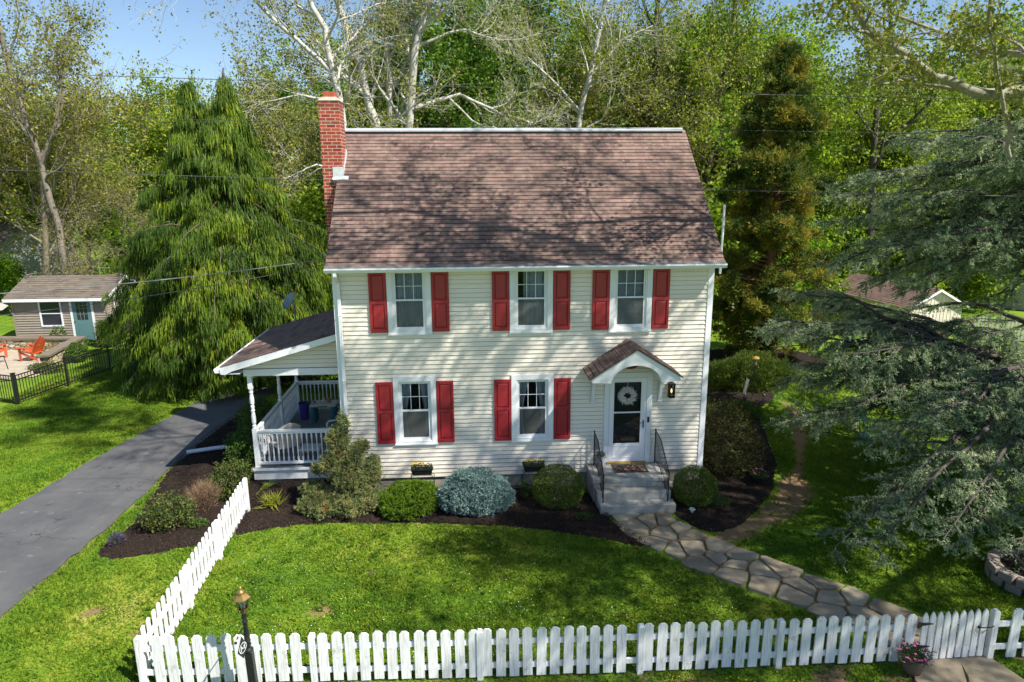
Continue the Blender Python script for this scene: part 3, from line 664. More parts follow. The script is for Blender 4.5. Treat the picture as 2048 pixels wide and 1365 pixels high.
# windows
def window(x0, x1, z0, z1, curtain, name='window'):
    T = .125; w = MB()
    hz = z1 if z1 < 5.3 else z1+.02
    w.box(x0, x0+T, -.045, .02, z0, hz); w.box(x1-T, x1, -.045, .02, z0, hz)
    w.box(x0+T, x1-T, -.043, .02, hz-(T if z1 < 5.3 else .05), hz); w.box(x0+T, x1-T, -.045, .02, z0+.0, z0+.09)
    w.box(x0-.012, x1+.012, -.062, -.046, z0-.012, z0+.03)
    win = w.build(name, WHITE, house, .004)
    a, b = x0+T, x1-T; c, d = z0+.09, hz-(T if z1 < 5.3 else .05); mid = (c+d)/2+.01
    f = MB()          # jamb liner
    f.box(a, a+.03, -.02, .08, c, d); f.box(b-.03, b, -.02, .08, c, d); f.box(a+.03, b-.03, -.02, .08, d-.03, d); f.box(a+.03, b-.03, -.02, .08, c, c+.03)
    f.build('jamb', WHITE2, win, .003)
    a += .03; b -= .03; c += .03; d -= .03; s = .038
    u = MB(); u.box(a, a+s, .012, .04, mid-.02, d); u.box(b-s, b, .012, .04, mid-.02, d); u.box(a+s, b-s, .012, .04, d-s, d); u.box(a+s, b-s, .012, .04, mid-.02, mid+.02)
    for i in (1, 2):
        xx = a+s+(b-a-2*s)*i/3; u.box(xx-.007, xx+.007, .016, .034, mid+.02, d-s)
    zz = (mid+.02+d-s)/2; u.box(a+s, b-s, .0175, .0325, zz-.007, zz+.007)
    u.build('sash', WHITE2, win, .002)
    l = MB(); l.box(a, a+s, -.012, .01, c, mid+.018); l.box(b-s, b, -.012, .01, c, mid+.018); l.box(a+s, b-s, -.012, .01, c, c+s+.01); l.box(a+s, b-s, -.012, .01, mid-.018, mid+.018)
    l.build('sash', WHITE2, win, .002)
    g = MB(); g.add([(a+s, .026, mid+.02), (b-s, .026, mid+.02), (b-s, .026, d-s), (a+s, .026, d-s)], [(0, 1, 2, 3)]); g.add([(a+s, 0, c+s), (b-s, 0, c+s), (b-s, 0, mid-.018), (a+s, 0, mid-.018)], [(0, 1, 2, 3)])
    g.build('pane', GLASS, win)
    q = MB(); q.add([(a+s, -.006, c+s), (b-s, -.006, c+s), (b-s, -.006, mid-.018), (a+s, -.006, mid-.018)], [(0, 1, 2, 3)]); q.build('insect_screen', SCR, win)
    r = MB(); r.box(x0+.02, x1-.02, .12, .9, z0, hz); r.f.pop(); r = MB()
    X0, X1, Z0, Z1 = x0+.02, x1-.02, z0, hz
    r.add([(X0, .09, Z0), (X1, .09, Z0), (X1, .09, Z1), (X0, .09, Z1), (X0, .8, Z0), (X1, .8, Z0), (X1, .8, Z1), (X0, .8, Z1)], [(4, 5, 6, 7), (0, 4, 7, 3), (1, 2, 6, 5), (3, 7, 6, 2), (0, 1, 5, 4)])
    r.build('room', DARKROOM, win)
    k = MB(); n = 40
    def cloth(xa, xb, za, zb, y=.13, gather=0):
        for i in range(n):
            def pt(i_, z_):
                f_ = i_/n; X = xa+(xb-xa)*f_
                if gather: X = (xa if gather < 0 else xb)+(X-(xa if gather < 0 else xb))*(1-.55*math.sin(pi*min(1, max(0, (zb-z_)/(zb-za))*.75)))
                return (X, y+.02*math.sin(f_*(xb-xa)*70)+.01*math.sin(f_*31), z_)
            zs = np.linspace(za, zb, 7)
            for q in range(6): k.add([pt(i, zs[q]), pt(i+1, zs[q]), pt(i+1, zs[q+1]), pt(i, zs[q+1])], [(0, 1, 2, 3)])
    if curtain == 'full': cloth(a, b, c, d)
    elif curtain == 'right': cloth(a+(b-a)*.25, b, c, d)
    elif curtain == 'sides': cloth(a, a+(b-a)*.42, c, d, gather=-1); cloth(b-(b-a)*.42, b, c, d, gather=1)
    elif curtain == 'blind':
        z = c
        while z < d-.02:
            k.box(a, b, .10, .125, z, z+.006); k.box(a, b, .122, .126, z, z+.022); z += .03
    if k.v: k.build('blind' if curtain == 'blind' else 'curtain', CURT, win, smooth=curtain != 'blind')
    return win
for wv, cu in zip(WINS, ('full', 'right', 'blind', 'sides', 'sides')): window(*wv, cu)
# shutters, two raised panels each
def shutter(x0, x1, z0, z1, split=.5):
    m = MB(); y0, y1 = -.055, -.014; s = .052
    zs = z0+(z1-z0)*split
    m.box(x0, x0+s, y0, y1, z0, z1); m.box(x1-s, x1, y0, y1, z0, z1)
    for za, zb in ((z0, z0+.085), (zs-.035, zs+.035), (z1-.075, z1)): m.box(x0+s, x1-s, y0+.001, y1, za, zb)
    m.box(x0+s, x1-s, -.030, y1, z0+.085, z1-.075)
    for za, zb in ((z0+.085, zs-.035), (zs+.035, z1-.075)):
        a, b, c, d = x0+s+.012, x1-s-.012, za+.014, zb-.014; e = .022
        m.hexa([(a, -.0305, c), (a, -.0305, d), (b, -.0305, d), (b, -.0305, c)], [(a+e, -.047, c+e), (a+e, -.047, d-e), (b-e, -.047, d-e), (b-e, -.047, c+e)])
    m.build('shutter', RED, house, .003)
for (x0, x1, z0, z1) in WINS[:3]:
    shutter(x0-.395, x0-.01, z0+.055, 5.30, .49); shutter(x1+.01, x1+.395, z0+.055, 5.30, .49)
for (x0, x1, z0, z1) in WINS[3:]:
    shutter(x0-.40, x0-.01, z0+.035, z0+1.535, .52); shutter(x1+.01, x1+.40, z0+.035, z0+1.535, .52)

# door
mb = MB(); mb.box(6.06, 6.18, -.05, .03, .56, 2.84); mb.box(7.07, 7.20, -.05, .03, .56, 2.84); mb.box(6.18, 7.07, -.048, .03, 2.72, 2.84); mb.build('door_frame', WHITE, house, .005)
mb = MB(); a, b, c, d = 6.185, 7.065, .62, 2.715
mb.box(a, a+.11, -.045, -.012, c, d); mb.box(b-.13, b, -.045, -.012, c, d); mb.box(a+.11, b-.13, -.044, -.012, d-.11, d); mb.box(a+.11, b-.13, -.044, -.012, c, c+.46)
mb.box(a+.11, b-.13, -.043, -.012, 1.84, 1.875)
door = mb.build('door', WHITE2, house, .004)
mb = MB()
for q in range(2):
    e = .05*q; x0, x1, z0, z1 = a+.10+e, b-.12-e, c+.10+e, c+.40-e
    if q == 0:
        mb.box(x0, x1, -.052, -.0455, z0, z0+.012); mb.box(x0, x1, -.052, -.0455, z1-.012, z1); mb.box(x0, x0+.012, -.0515, -.0455, z0+.012, z1-.012); mb.box(x1-.012, x1, -.0515, -.0455, z0+.012, z1-.012)
mb.build('kick_panel', WHITE2, door)
mb = MB(); mb.add([(a+.11, -.025, c+.46), (b-.13, -.025, c+.46), (b-.13, -.025, d-.11), (a+.11, -.025, d-.11)], [(0, 1, 2, 3)]); mb.build('pane', GLASSD, door)
mb = MB(); mb.box(6.18, 7.07, .10, .14, .6, 2.72); DRD = pm('inner_door', (.045, .05, .055), (.03, .033, .036), 3, .5); mb.build('inner_door', DRD, house)
mb = MB(); mb.box(6.17, 6.18, .03, .14, .6, 2.72); mb.box(7.07, 7.08, .03, .14, .6, 2.72); mb.build('door_jamb', WHITE2, house)
mb = MB(); mb.box(6.15, 7.10, -.10, .02, .585, .618); mb.build('door_sill', pm('brass_sill', (.42, .27, .06), (.35, .22, .05), 6, .45, metal=.4), house, .004)
mb = MB(); mb.box(6.99, 7.03, -.052, -.046, 1.47, 1.66); mb.tube([(7.01, -.05, 1.60), (7.01, -.095, 1.60), (6.93, -.10, 1.60)], .011, 8); mb.tube([(7.01, -.05, 1.52), (7.01, -.065, 1.52)], .018, 10)
mb.build('door_handle', pm('satin_metal', (.32, .31, .29), (.25, .24, .23), 9, .35, metal=.8), door)
mb = MB(); mb.box(7.10, 7.155, -.062, -.051, 1.60, 1.74); dl = mb.build('doorbell', BLACKM, house, .01)

# hood over the door
HC, HW, HP = 6.58, .985, .95
hood = MB(); arc = []
R_ = .56; zc = 2.86
for i in range(17):
    an = pi*i/16; arc.append((HC-R_*cos(an), zc-.02+.42*sin(an)))
outer = [(HC-HW, 2.88), (HC-HW, 2.985), (HC, 3.60), (HC+HW, 2.985), (HC+HW, 2.88)]
ring = outer+arc[::-1]
def strip(mb, P, Q, f):    # P outer Q inner equal length
    n = len(P); b = len(mb.v); mb.v += [f(*p) for p in P]+[f(*q) for q in Q]
    mb.f += [(b+i, b+i+1, b+n+i+1, b+n+i) for i in range(n-1)]
def outer_at(x):      # roofline of the front board
    return 3.60-abs(x-HC)*(3.60-2.985)/HW
F0 = MB(); ys = (-HP, -HP+.05)
for y in ys:
    b = len(F0.v)
    for i, (x, z) in enumerate(arc): F0.v += [(x, y, z), (x, y, outer_at(x))]
    for i in range(16): F0.f.append((b+2*i, b+2*i+2, b+2*i+3, b+2*i+1))
    for sx in (-1, 1):
        b = len(F0.v); xi = HC+sx*R_; xo = HC+sx*HW
        F0.v += [(xi, y, zc-.02), (xi, y, outer_at(xi)), (xo, y, 2.985), (xo, y, 2.88), (xi, y, 2.86)]; F0.f.append((b, b+1, b+2, b+3, b+4))
b = len(F0.v)          # barrel soffit
for (x, z) in arc: F0.v += [(x, -HP, z), (x, -.014, z)]
for i in range(16): F0.f.append((b+2*i, b+2*i+1, b+2*i+3, b+2*i+2))
for sx in (-1, 1):
    xi, xo = HC+sx*R_, HC+sx*HW; F0.add([(xi, -HP, 2.855), (xo, -HP, 2.88), (xo, -.014, 2.88), (xi, -.014, 2.855)], [(0, 1, 2, 3)]); F0.add([(xo, -HP, 2.88), (xo, -HP, 2.985), (xo, -.014, 2.985), (xo, -.014, 2.88)], [(0, 1, 2, 3)])
hoodo = F0.build('door_hood', WHITE, house)
mb = MB(); uvs = []
for sx in (-1, 1):
    x0, z0, x1, z1 = HC+sx*(HW+.06), 2.985-.028, HC, 3.655; rows = 9; L = math.hypot(x1-x0, z1-z0); y0, y1 = -HP-.045, -.012
    for i in range(rows):
        f0, f1 = i/rows, (i+1)/rows; xa, za, xb, zb = x0+(x1-x0)*f0, z0+(z1-z0)*f0, x0+(x1-x0)*f1, z0+(z1-z0)*f1
        mb.add([(xa, y0, za+.014), (xa, y1, za+.014), (xb, y1, zb+.002), (xb, y0, zb+.002), (xa, y0, za-.01), (xa, y1, za-.01)], [(0, 1, 2, 3) if sx > 0 else (3, 2, 1, 0), (4, 5, 1, 0)])
        uvs += [(y0, L*f0), (y1, L*f0), (y1, L*f1-1e-4), (y0, L*f1-1e-4), (y0, L*f0), (y1, L*f0)]
    mb.add([(x0, y0, z0-.01), (x1, y0, z1-.028), (x1, y0, z1+.002), (x0, y0, z0+.014)], [(0, 1, 2, 3)]); uvs += [(0, 0), (L, 0), (L, .02), (0, .02)]
uvmesh(mb, uvs, 'hood_roof', SHING, hoodo)
for sx in (-1, 1):
    m = MB(); x = HC+sx*.80; prof = []
    for i in range(13):
        an = pi/2*i/12; prof.append((-.04-.50*(1-cos(an)), 2.42+.42*sin(an)))
    inner = [(p[0]+.0, p[1]) for p in prof]
    outl = inner+[(-.54, 2.88), (-.60, 2.88), (-.62, 2.80)]
    m.box(x-.045, x+.045, -.075, -.014, 2.16, 2.88); m.box(x-.05, x+.05, -.09, -.014, 2.13, 2.17)
    for i in range(12):
        (ya, za), (yb, zb) = prof[i], prof[i+1]; w = .07
        m.hexa([(x-.04, ya, za), (x+.04, ya, za), (x+.04, ya-.055, za-.055), (x-.04, ya-.055, za-.055)], [(x-.04, yb, zb), (x+.04, yb, zb), (x+.04, yb-.055, min(zb+.02, 2.88)), (x-.04, yb-.055, min(zb+.02, 2.88))])
    m.bar((x, -.07, 2.2), (x, -.16, 2.62), .07, .05, (0, 1, 0))
    m.build('bracket', WHITE, hoodo)
mb = MB(); mb.lathe([(0.001, 0), (.16, 0), (.16, .02), (.001, .021)], 24, Matrix.Translation((0, 0, 0)) @ Matrix.Diagonal((1, 1, 1, 1)) @ Matrix.Rotation(pi/2, 4, 'X') @ Matrix.Diagonal((1.15, .62, 1, 1)), (6.66, -.015, 3.02)); plq = mb.build('house_plaque', pm('plaque_red', (.22, .03, .025)), house)
# wall lantern
lx, lz = 7.64, 2.40; mb = MB(); mb.box(lx-.05, lx+.05, -.03, -.014, lz-.14, lz+.19); mb.box(lx-.075, lx+.075, -.17, -.02, lz+.15, lz+.175); mb.box(lx-.07, lx+.07, -.165, -.025, lz-.175, lz-.155)
for sx in (-1, 1):
    for y in (-.16, -.035): mb.box(lx+sx*.062-.006, lx+sx*.062+.006, y-.006, y+.006, lz-.155, lz+.15)
lan = mb.build('wall_lantern', BLACKM, house, .002)
mb = MB(); mb.tube([(lx, -.095, lz-.15), (lx, -.095, lz-.06)], .012, 8); mb.build('lamp_holder', pm('lamp_tube', (.7, .66, .5)), lan)
BULB, t, p = nodes_of('lit_bulb'); p.inputs['Emission Color'].default_value = (1, .62, .2, 1); p.inputs['Emission Strength'].default_value = 3
mb = MB(); mb.lathe([(.004, -.05), (.016, -.03), (.018, .01), (.004, .05)], 10, None, (lx, -.095, lz-.01)); mb.build('bulb', BULB, lan)
mb = MB()
mb.box(lx-.056, lx+.056, -.155, -.154, lz-.155, lz+.15); mb.box(lx-.06, lx-.059, -.155, -.04, lz-.155, lz+.15); mb.box(lx+.059, lx+.06, -.155, -.04, lz-.155, lz+.15); mb.build('lantern_glass', GLASS, lan)

# steps
mb = MB(); mb.box(5.68, 7.42, -.93, -.015, -.1, .58); mb.box(5.72, 7.40, -1.22, -.932, -.1, .385); mb.box(5.74, 7.44, -1.50, -1.222, -.1, .195)
mb.box(5.66, 7.44, -.95, -.016, .50, .583)
stp = mb.build('front_steps', pm('step_concrete', (.45, .44, .40), (.25, .235, .20), 4.5, .85, .003, 50, lo=.3, hi=.7), house, .008)
for x, xt in ((5.83, 5.86), (7.30, 7.32)):
    m = MB(); top = [(x, -.12, 1.42), (x, -.58, 1.42-.05), (x, -1.32, .86)]; bot = [(x, -.12, .68), (x, -.62, .68), (x, -1.32, .26)]
    m.tube(top, .013, 8); m.tube(bot, .011, 8)
    for y, z0 in ((-.12, .58), (-1.32, .19)): m.bar((x, y, z0), (x, y, 1.42 if y > -1 else .88), .024)
    for i in range(1, 12):
        y = -.12-1.2*i/12
        zt = 1.42+(y+.12)/.46*.05 if y > -.58 else 1.37+(y+.58)/.74*.51
        zb = .68 if y > -.62 else .68+(y+.62)/.70*.42
        m.bar((x, y, zb), (x, y, zt), .012)
    m.lathe([(.001, -.02), (.02, -.01), (.02, .01), (.001, .02)], 8, None, (x, -.12, 1.44))
    m.build('railing', BLACKM, stp)

# ------------------------------------------------------------ side porch
PX, PY0, PY1 = -2.38, .72, 5.0
porch = MB(); porch.box(PX-.06, -.016, PY0-.03, PY1, .36, .40)
for i in range(24):    # board lines
    pass
po = porch.build('porch', DECK, house)
mb = MB(); mb.box(PX-.03, -.02, PY0-.005, PY0+.03, .10, .358); mb.box(PX-.03, PX, PY0+.03, PY1, .10, .358); mb.box(PX-.075, -.018, PY0-.05, PY0-.031, .345, .402); mb.build('rim_board', WHITE, po)
mb = MB(); mb.box(PX+.28, -.02, PY0+.06, PY0+.2, -.05, .098); mb.build('porch_foundation', FOUND, po)
mb = MB(); mb.box(PX+.0, PX+.27, PY0+.04, PY0+.3, -.05, .098); mb.build('brick_pier', brickmat('pier_block', (.12, .085, .06), (.19, .15, .11), (.22, .2, .17), .2, .07, .008), po)
def turned(x, y, z0, z1):
    m = MB(); m.box(x-.05, x+.05, y-.05, y+.05, z0, z0+1.0); m.box(x-.05, x+.05, y-.05, y+.05, z1-.32, z1)
    h = z1-.32-(z0+1.0); pr_ = [(.046, 0), (.05, .02), (.036, .04), (.05, .07), (.034, .10), (.05, .16), (.052, .3), (.038, .42), (.05, .45), (.036, .48), (.046, .55), (.036, .60), (.05, .63), (.054, .75), (.036, .88), (.05, .91), (.036, .94), (.05, .98), (.046, 1)]
    m.lathe([(r, z0+1.0+h*q) for r, q in pr_], 14, None, (x, y, 0))
    m.box(x-.06, x+.06, y-.06, y+.06, z0, z0+.03); return m.build('post', WHITE, po)
for (x, y) in ((-2.32, .80), (-2.32, 3.1), (-2.32, 4.92), (-.09, 4.92)): turned(x, y, .402, 2.735)
def railing(a, b, z0=.402, top=.93):
    m = MB(); a = Vector(a); b = Vector(b); L = (b-a).length; d = (b-a)/L
    m.bar(a+Vector((0, 0, z0+top)), b+Vector((0, 0, z0+top)), .085, .045); m.bar(a+Vector((0, 0, z0+top-.055)), b+Vector((0, 0, z0+top-.055)), .04, .05); m.bar(a+Vector((0, 0, z0+.10)), b+Vector((0, 0, z0+.10)), .045, .06)
    n = int(L/.115)
    for i in range(1, n):
        p = a+d*L*i/n; z = z0+.13; h = top-.08-.13
        m.box(p.x-.018, p.x+.018, p.y-.018, p.y+.018, z, z+.12); m.box(p.x-.018, p.x+.018, p.y-.018, p.y+.018, z+h-.12, z+h)
        m.lathe([(.017, .12), (.012, .15), (.018, .22), (.018, .3), (.011, h*.62), (.016, h-.16), (.017, h-.12)], 6, None, (p.x, p.y, z))
    m.build('railing', WHITE, po)
railing((-2.27, .80, 0), (-.04, .80, 0)); railing((-2.32, .85, 0), (-2.32, 3.05, 0)); railing((-2.32, 3.15, 0), (-2.32, 4.87, 0)); railing((-2.27, 4.92, 0), (-.14, 4.92, 0))
mb = MB(); mb.box(-2.44, -.02, .74, .86, 2.735, 2.90); mb.box(-2.43, -2.27, .86, 5.0, 2.735, 2.90); mb.box(-2.27, -.02, 4.86, 4.98, 2.735, 2.90); mb.build('beam', WHITE2, po, .004)
def prz(x): return 3.03+(x+2.88)*(.80/2.88)
mb = MB(); siding(mb, -2.44, -.016, 2.90, 3.75, lambda a, o, z: (a, .80-o, z), clip=lambda z: ((z+.03+.1-3.03)*3.6-2.88, -.016)); mb.build('gable_siding', CREAM, po)
mb = MB(); mb.box(-2.27, -.02, .87, 4.85, 2.80, 2.815); mb.build('porch_ceiling', WHITE, po)
mb = MB(); uvs = []; rows = 22; x0, x1, y0, y1 = -2.90, -.014, .47, 5.0; L = math.hypot(x1-x0, prz(x1)-prz(x0))
for i in range(rows):
    xa, xb = x0+(x1-x0)*i/rows, x0+(x1-x0)*(i+1)/rows
    mb.add([(xa, y0, prz(xa)+.012), (xa, y1, prz(xa)+.012), (xb, y1, prz(xb)+.001), (xb, y0, prz(xb)+.001), (xa, y0, prz(xa)-.002), (xa, y1, prz(xa)-.002)], [(3, 2, 1, 0), (0, 1, 5, 4)])
    uvs += [(y0, L*i/rows), (y1, L*i/rows), (y1, L*(i+1)/rows-1e-4), (y0, L*(i+1)/rows-1e-4), (y0, L*i/rows), (y1, L*i/rows)]
uvmesh(mb, uvs, 'porch_roof', SHING, po)
mb = MB()
mb.prism([(-2.89, prz(-2.89)-.01), (-.02, prz(-.02)-.01), (-.02, prz(-.02)-.16), (-2.6, prz(-2.6)-.17), (-2.75, 2.86), (-2.86, 2.86)][::-1], lambda x, z: (x, .475, z), lambda x, z: (x, .50, z))
mb.prism([(-2.89, prz(-2.89)-.01), (-.02, prz(-.02)-.01), (-.02, prz(-.02)-.04), (-2.89, prz(-2.89)-.04)][::-1], lambda x, z: (x, .50, z), lambda x, z: (x, 4.99, z))
mb.box(-2.86, -2.44, .50, .80, 2.86, 2.875); mb.box(-2.86, -2.44, .80, 4.99, 2.862, 2.878); mb.box(-2.89, -2.862, .50, 4.99, 2.86, 3.0)
mb.build('rake_board', WHITE2, po)
mb = MB(); mb.prism([(-3.0, 2.90), (-2.892, 2.90), (-2.892, 3.0), (-2.90, 3.0), (-2.90, 2.91), (-2.985, 2.91), (-3.01, 2.99), (-3.02, 2.99)], lambda x, z: (x, .48, z), lambda x, z: (x, 5.0, z)); mb.build('porch_gutter', WHITE2, po)
# ------------------------------------------------------------ front picket fences
def fencemat():
    m, t, p = nodes_of('fence_paint'); tc = N(t, 'ShaderNodeTexCoord'); mp = N(t, 'ShaderNodeMapping'); mp.inputs['Scale'].default_value = (45, 45, 3); t.links.new(tc.outputs['Object'], mp.inputs[0])
    oi = N(t, 'ShaderNodeObjectInfo'); ad = N(t, 'ShaderNodeVectorMath', operation='ADD'); t.links.new(mp.outputs[0], ad.inputs[0]); cb = N(t, 'ShaderNodeCombineXYZ'); ml = N(t, 'ShaderNodeMath', operation='MULTIPLY'); ml.inputs[1].default_value = 90; t.links.new(oi.outputs['Random'], ml.inputs[0])
    for i in range(3): t.links.new(ml.outputs[0], cb.inputs[i])
    t.links.new(cb.outputs[0], ad.inputs[1]); g = noise(t, 1, 3, .6, vec=ad.outputs[0])
    c = ramp(t, [(.35, (.60, .59, .56)), (.52, (.79, .79, .79))], g)
    mp2 = N(t, 'ShaderNodeVectorMath', operation='ADD'); t.links.new(tc.outputs['Object'], mp2.inputs[0]); t.links.new(cb.outputs[0], mp2.inputs[1])
    c = mixc(t, c, (.44, .42, .34), ramp(t, [(.60, (0, 0, 0)), (.74, (.75, .75, .75))], noise(t, 6, 4, .65, vec=mp2.outputs[0])))
    t.links.new(c, p.inputs['Base Color']); p.inputs['Roughness'].default_value = .65; bump(t, p, g, .002); return m
FENCEW = fencemat()
def fy(x): return -6.17-.030*(x+2)-(.05*math.sin((x+2)*.35))
def picket_mesh(w, h, pointed=False, t=.022):
    m = MB(); c = w*.28
    poly = [(-w/2, 0), (w/2, 0), (w/2, h-c*(1.0)), (w/2-c, h), (-w/2+c, h), (-w/2, h-c)] if not pointed else [(-w/2, 0), (w/2, 0), (w/2, h-.10), (w/2-.012, h-.055), (w/2-.03, h-.02), (0, h), (-w/2+.03, h-.02), (-w/2+.012, h-.055), (-w/2, h-.10)]
    m.prism(poly, lambda x, z: (x, -t/2, z), lambda x, z: (x, t/2, z)); return m.mesh('picket', FENCEW)
def post(parent, x, y, h, rz, w=.10):
    m = MB(); m.box(-w/2, w/2, -w/2, w/2, -.05, h-.03); m.hexa([(-w/2, -w/2, h-.03), (w/2, -w/2, h-.03), (w/2, w/2, h-.03), (-w/2, w/2, h-.03)], [(-w/2+.02, -w/2+.02, h), (w/2-.02, -w/2+.02, h), (w/2-.02, w/2-.02, h), (-w/2+.02, w/2-.02, h)])
    o = m.build('post', FENCEW, parent); o.location = (x, y, 0); o.rotation_euler = (0, 0, rz); return o
def picketrun(parent, a, b, n, side, posts, h=.80, w=.142, yf=None, rails=(.20, .60)):
    a = Vector(a); b = Vector(b); d = (b-a); L = d.length; d /= L; nrm = Vector((-d.y, d.x, 0))*side; rz = math.atan2(d.y, d.x)
    me = picket_mesh(w, h)
    for i in range(n):
        f = (i+.5)/n; p = a+d*L*f
        if yf: p.y = yf(p.x)
        p = p-nrm*.028
        if any(abs(f*L-q) < .09 for q in posts): continue
        o = bpy.data.objects.new('picket', me); COL.objects.link(o); o.parent = parent; o.location = p+Vector((0, 0, .035+random.uniform(-.012, .012)))
        o.rotation_euler = (random.uniform(-.008, .008), random.uniform(-.013, .013), rz+random.uniform(-.02, .02))
    ns = 8; 
    for z in rails:
        m = MB()
        for i in range(ns):
            p = a+d*L*i/ns; q = a+d*L*(i+1)/ns
            if yf: p.y = yf(p.x); q.y = yf(q.x)
            m.bar(p+Vector((0, 0, z)), q+Vector((0, 0, z)), .034, .085)
        m.build('rail', FENCEW, parent)
    for q in posts:
        p = a+d*q
        if yf: p.y = yf(p.x)
        post(parent, p.x-nrm.x*.01, p.y-nrm.y*.01, h+.02, rz, .09)
ff = thing('picket_fence', 'long white picket fence across the front lawn, beside the gate', 'fence', (0, 0, 0), group='white picket fence of the front yard')
picketrun(ff, (-2.0, 0, 0), (9.62, 0, 0), 58, 1, (.04, 2.55, 5.0, 7.4, 9.52), yf=fy, h=.80)
fr = thing('picket_fence', 'short run of white picket fence right of the gate at the frame edge', 'fence', (0, 0, 0), group='white picket fence of the front yard')
picketrun(fr, (10.78, 0, 0), (14.2, 0, 0), 13, 1, (.05, 2.4), yf=lambda x: fy(x)+.06*(x-10.7)*.5, h=.84, w=.15)
fs = thing('picket_fence', 'weathered white picket fence running from the front corner back to the porch', 'fence', (0, 0, 0), group='white picket fence of the front yard')
picketrun(fs, (-1.96, -6.05, 0), (-2.12, -.72, 0), 29, -1, (1.75, 3.35, 5.28), h=.80, w=.098)
gate = thing('garden_gate', 'white picket gate with pointed tops and black strap hinges', 'gate', (9.66, fy(9.66), 0))
gm = picket_mesh(.088, .82, True)
for i in range(9):
    o = bpy.data.objects.new('picket', gm); COL.objects.link(o); o.parent = gate; o.location = (.075+i*.118, -.03, .04+random.uniform(-.006, .006)+.0022*i); o.rotation_euler = (0, random.uniform(-.012, .012), 0)
for z in (.22, .62):
    m = MB(); m.box(.03, 1.06, -.016, .018, z, z+.08); m.build('rail', FENCEW, gate)
m = MB(); m.bar((.08, .02, .27), (1.02, .02, .66), .03, .07); m.build('brace', FENCEW, gate)
for z in (.27, .66):
    m = MB(); m.box(-.07, -.035, -.075, -.062, z-.04, z+.06); m.box(-.035, .0, -.072, -.056, z-.03, z+.05)
    m.hexa([(-.0, -.052, z-.02), (-.0, -.052, z+.04), (-.0, -.046, z+.04), (-.0, -.046, z-.02)], [(.19, -.052, z+.004), (.19, -.052, z+.016), (.19, -.046, z+.016), (.19, -.046, z+.004)])
    m.build('hinge', BLACKM, gate)
m = MB(); m.tube([(.93, -.06, .58), (.96, -.08, .585), (1.09, -.10, .60), (1.13, -.085, .61)], .009, 6); m.box(.91, .94, -.065, -.045, .56, .60); m.build('latch', BLACKM, gate)
m = MB(); m.tube([(.86+.02*i, -.055, .54-.09*sin(pi*i/10)) for i in range(11)], .003, 5); m.build('chain', pm('rusty_wire', (.30, .17, .08)), gate)

# ------------------------------------------------------------ lamp post
lp = thing('lamp_post', 'black lamp post with brass lantern standing before the front picket fence', 'lamp', (-.22, -6.62, 0)); lp.rotation_euler = (0, radians(-1.5), 0); lp.scale = (1.12, 1.12, 1.0)
m = MB(); m.hexa([(-.05, -.05, -.05), (.05, -.05, -.05), (.05, .05, -.05), (-.05, .05, -.05)], [(-.046, -.046, .83), (.046, -.046, .83), (.046, .046, .83), (-.046, .046, .83)]); m.build('base', BLACKM, lp, .008)
m = MB(); m.lathe([(.055, .83), (.058, .85), (.035, .87), (.03, .90), (.042, .93), (.028, .96), (.04, .985), (.032, 1.0), (.034, 1.1), (.026, 1.27), (.036, 1.285), (.036, 1.30), (.024, 1.32), (.034, 1.37), (.024, 1.42), (.034, 1.44)], 16); m.build('post', BLACKM, lp, smooth=True)
BRASS = pm('aged_brass', (.36, .24, .08), (.22, .14, .05), 14, .42, metal=.65)
m = MB(); m.lathe([(.034, 1.44), (.04, 1.455), (.018, 1.46), (.05, 1.48), (.062, 1.50), (.062, 1.505)], 6); m.build('lantern_base', BRASS, lp)
m = MB()
for i in range(6):
    a = 2*pi*i/6; m.bar((.062*cos(a), .062*sin(a), 1.50), (.086*cos(a), .086*sin(a), 1.66), .006)
m.lathe([(.088, 1.655), (.108, 1.66), (.108, 1.668), (.055, 1.735), (.05, 1.735)], 6); m.lathe([(.05, 1.73), (.055, 1.745), (.05, 1.765), (.03, 1.785), (.016, 1.795), (.012, 1.81), (.02, 1.822), (.002, 1.84)], 16)
m.build('lantern_frame', BRASS, lp)
m = MB(); n = 6; b0 = [(.060*cos(2*pi*i/6), .060*sin(2*pi*i/6), 1.505) for i in range(6)]; b1 = [(.083*cos(2*pi*i/6), .083*sin(2*pi*i/6), 1.655) for i in range(6)]
m.add(b0+b1, [(i, (i+1) % 6, 6+(i+1) % 6, 6+i) for i in range(6)]); m.build('lantern_glass', GLASS, lp)
m = MB()
for a in (0, 2.1, 4.2): m.tube([(.02*cos(a), .02*sin(a), 1.505), (.02*cos(a), .02*sin(a), 1.56), (.02*cos(a), .02*sin(a), 1.60)], [.008, .012, .003], 8)
m.build('candle_bulbs', pm('frosted_bulb', (.75, .74, .7), rough=.3), lp)
m = MB(); m.tube([(0, -.0, 1.25), (-.03, -.14, 1.215), (-.05, -.22, 1.16)], .009, 6); m.lathe([(.001, -.02), (.018, -.01), (.018, .01), (.001, .02)], 8, None, (-.05, -.235, 1.15)); m.build('sign_arm', BLACKM, lp)
m = MB()
for i in (0, 1): m.lathe([(.001, -.016), (.017, 0), (.001, .016)], 8, None, (-.033-.012*i, -.16-.05*i, 1.20-.035*i))
m.build('insulator', pm('porcelain', (.7, .69, .66)), lp)
sg = thing('monogram_sign', 'black diamond sign with white circled letter M hanging on the lamp post', 'sign', (-.27, -6.76, .98)); sg.rotation_euler = (0, 0, radians(72))
m = MB(); q = .135
m.prism([(0, -q*1.25), (q*.78, -.02), (0, q*1.25), (-q*.78, -.02)], lambda x, z: (x, -.005, z), lambda x, z: (x, .005, z)); m.build('sign_board', BLACKM, sg)
SW = pm('sign_white', (.75, .75, .74))
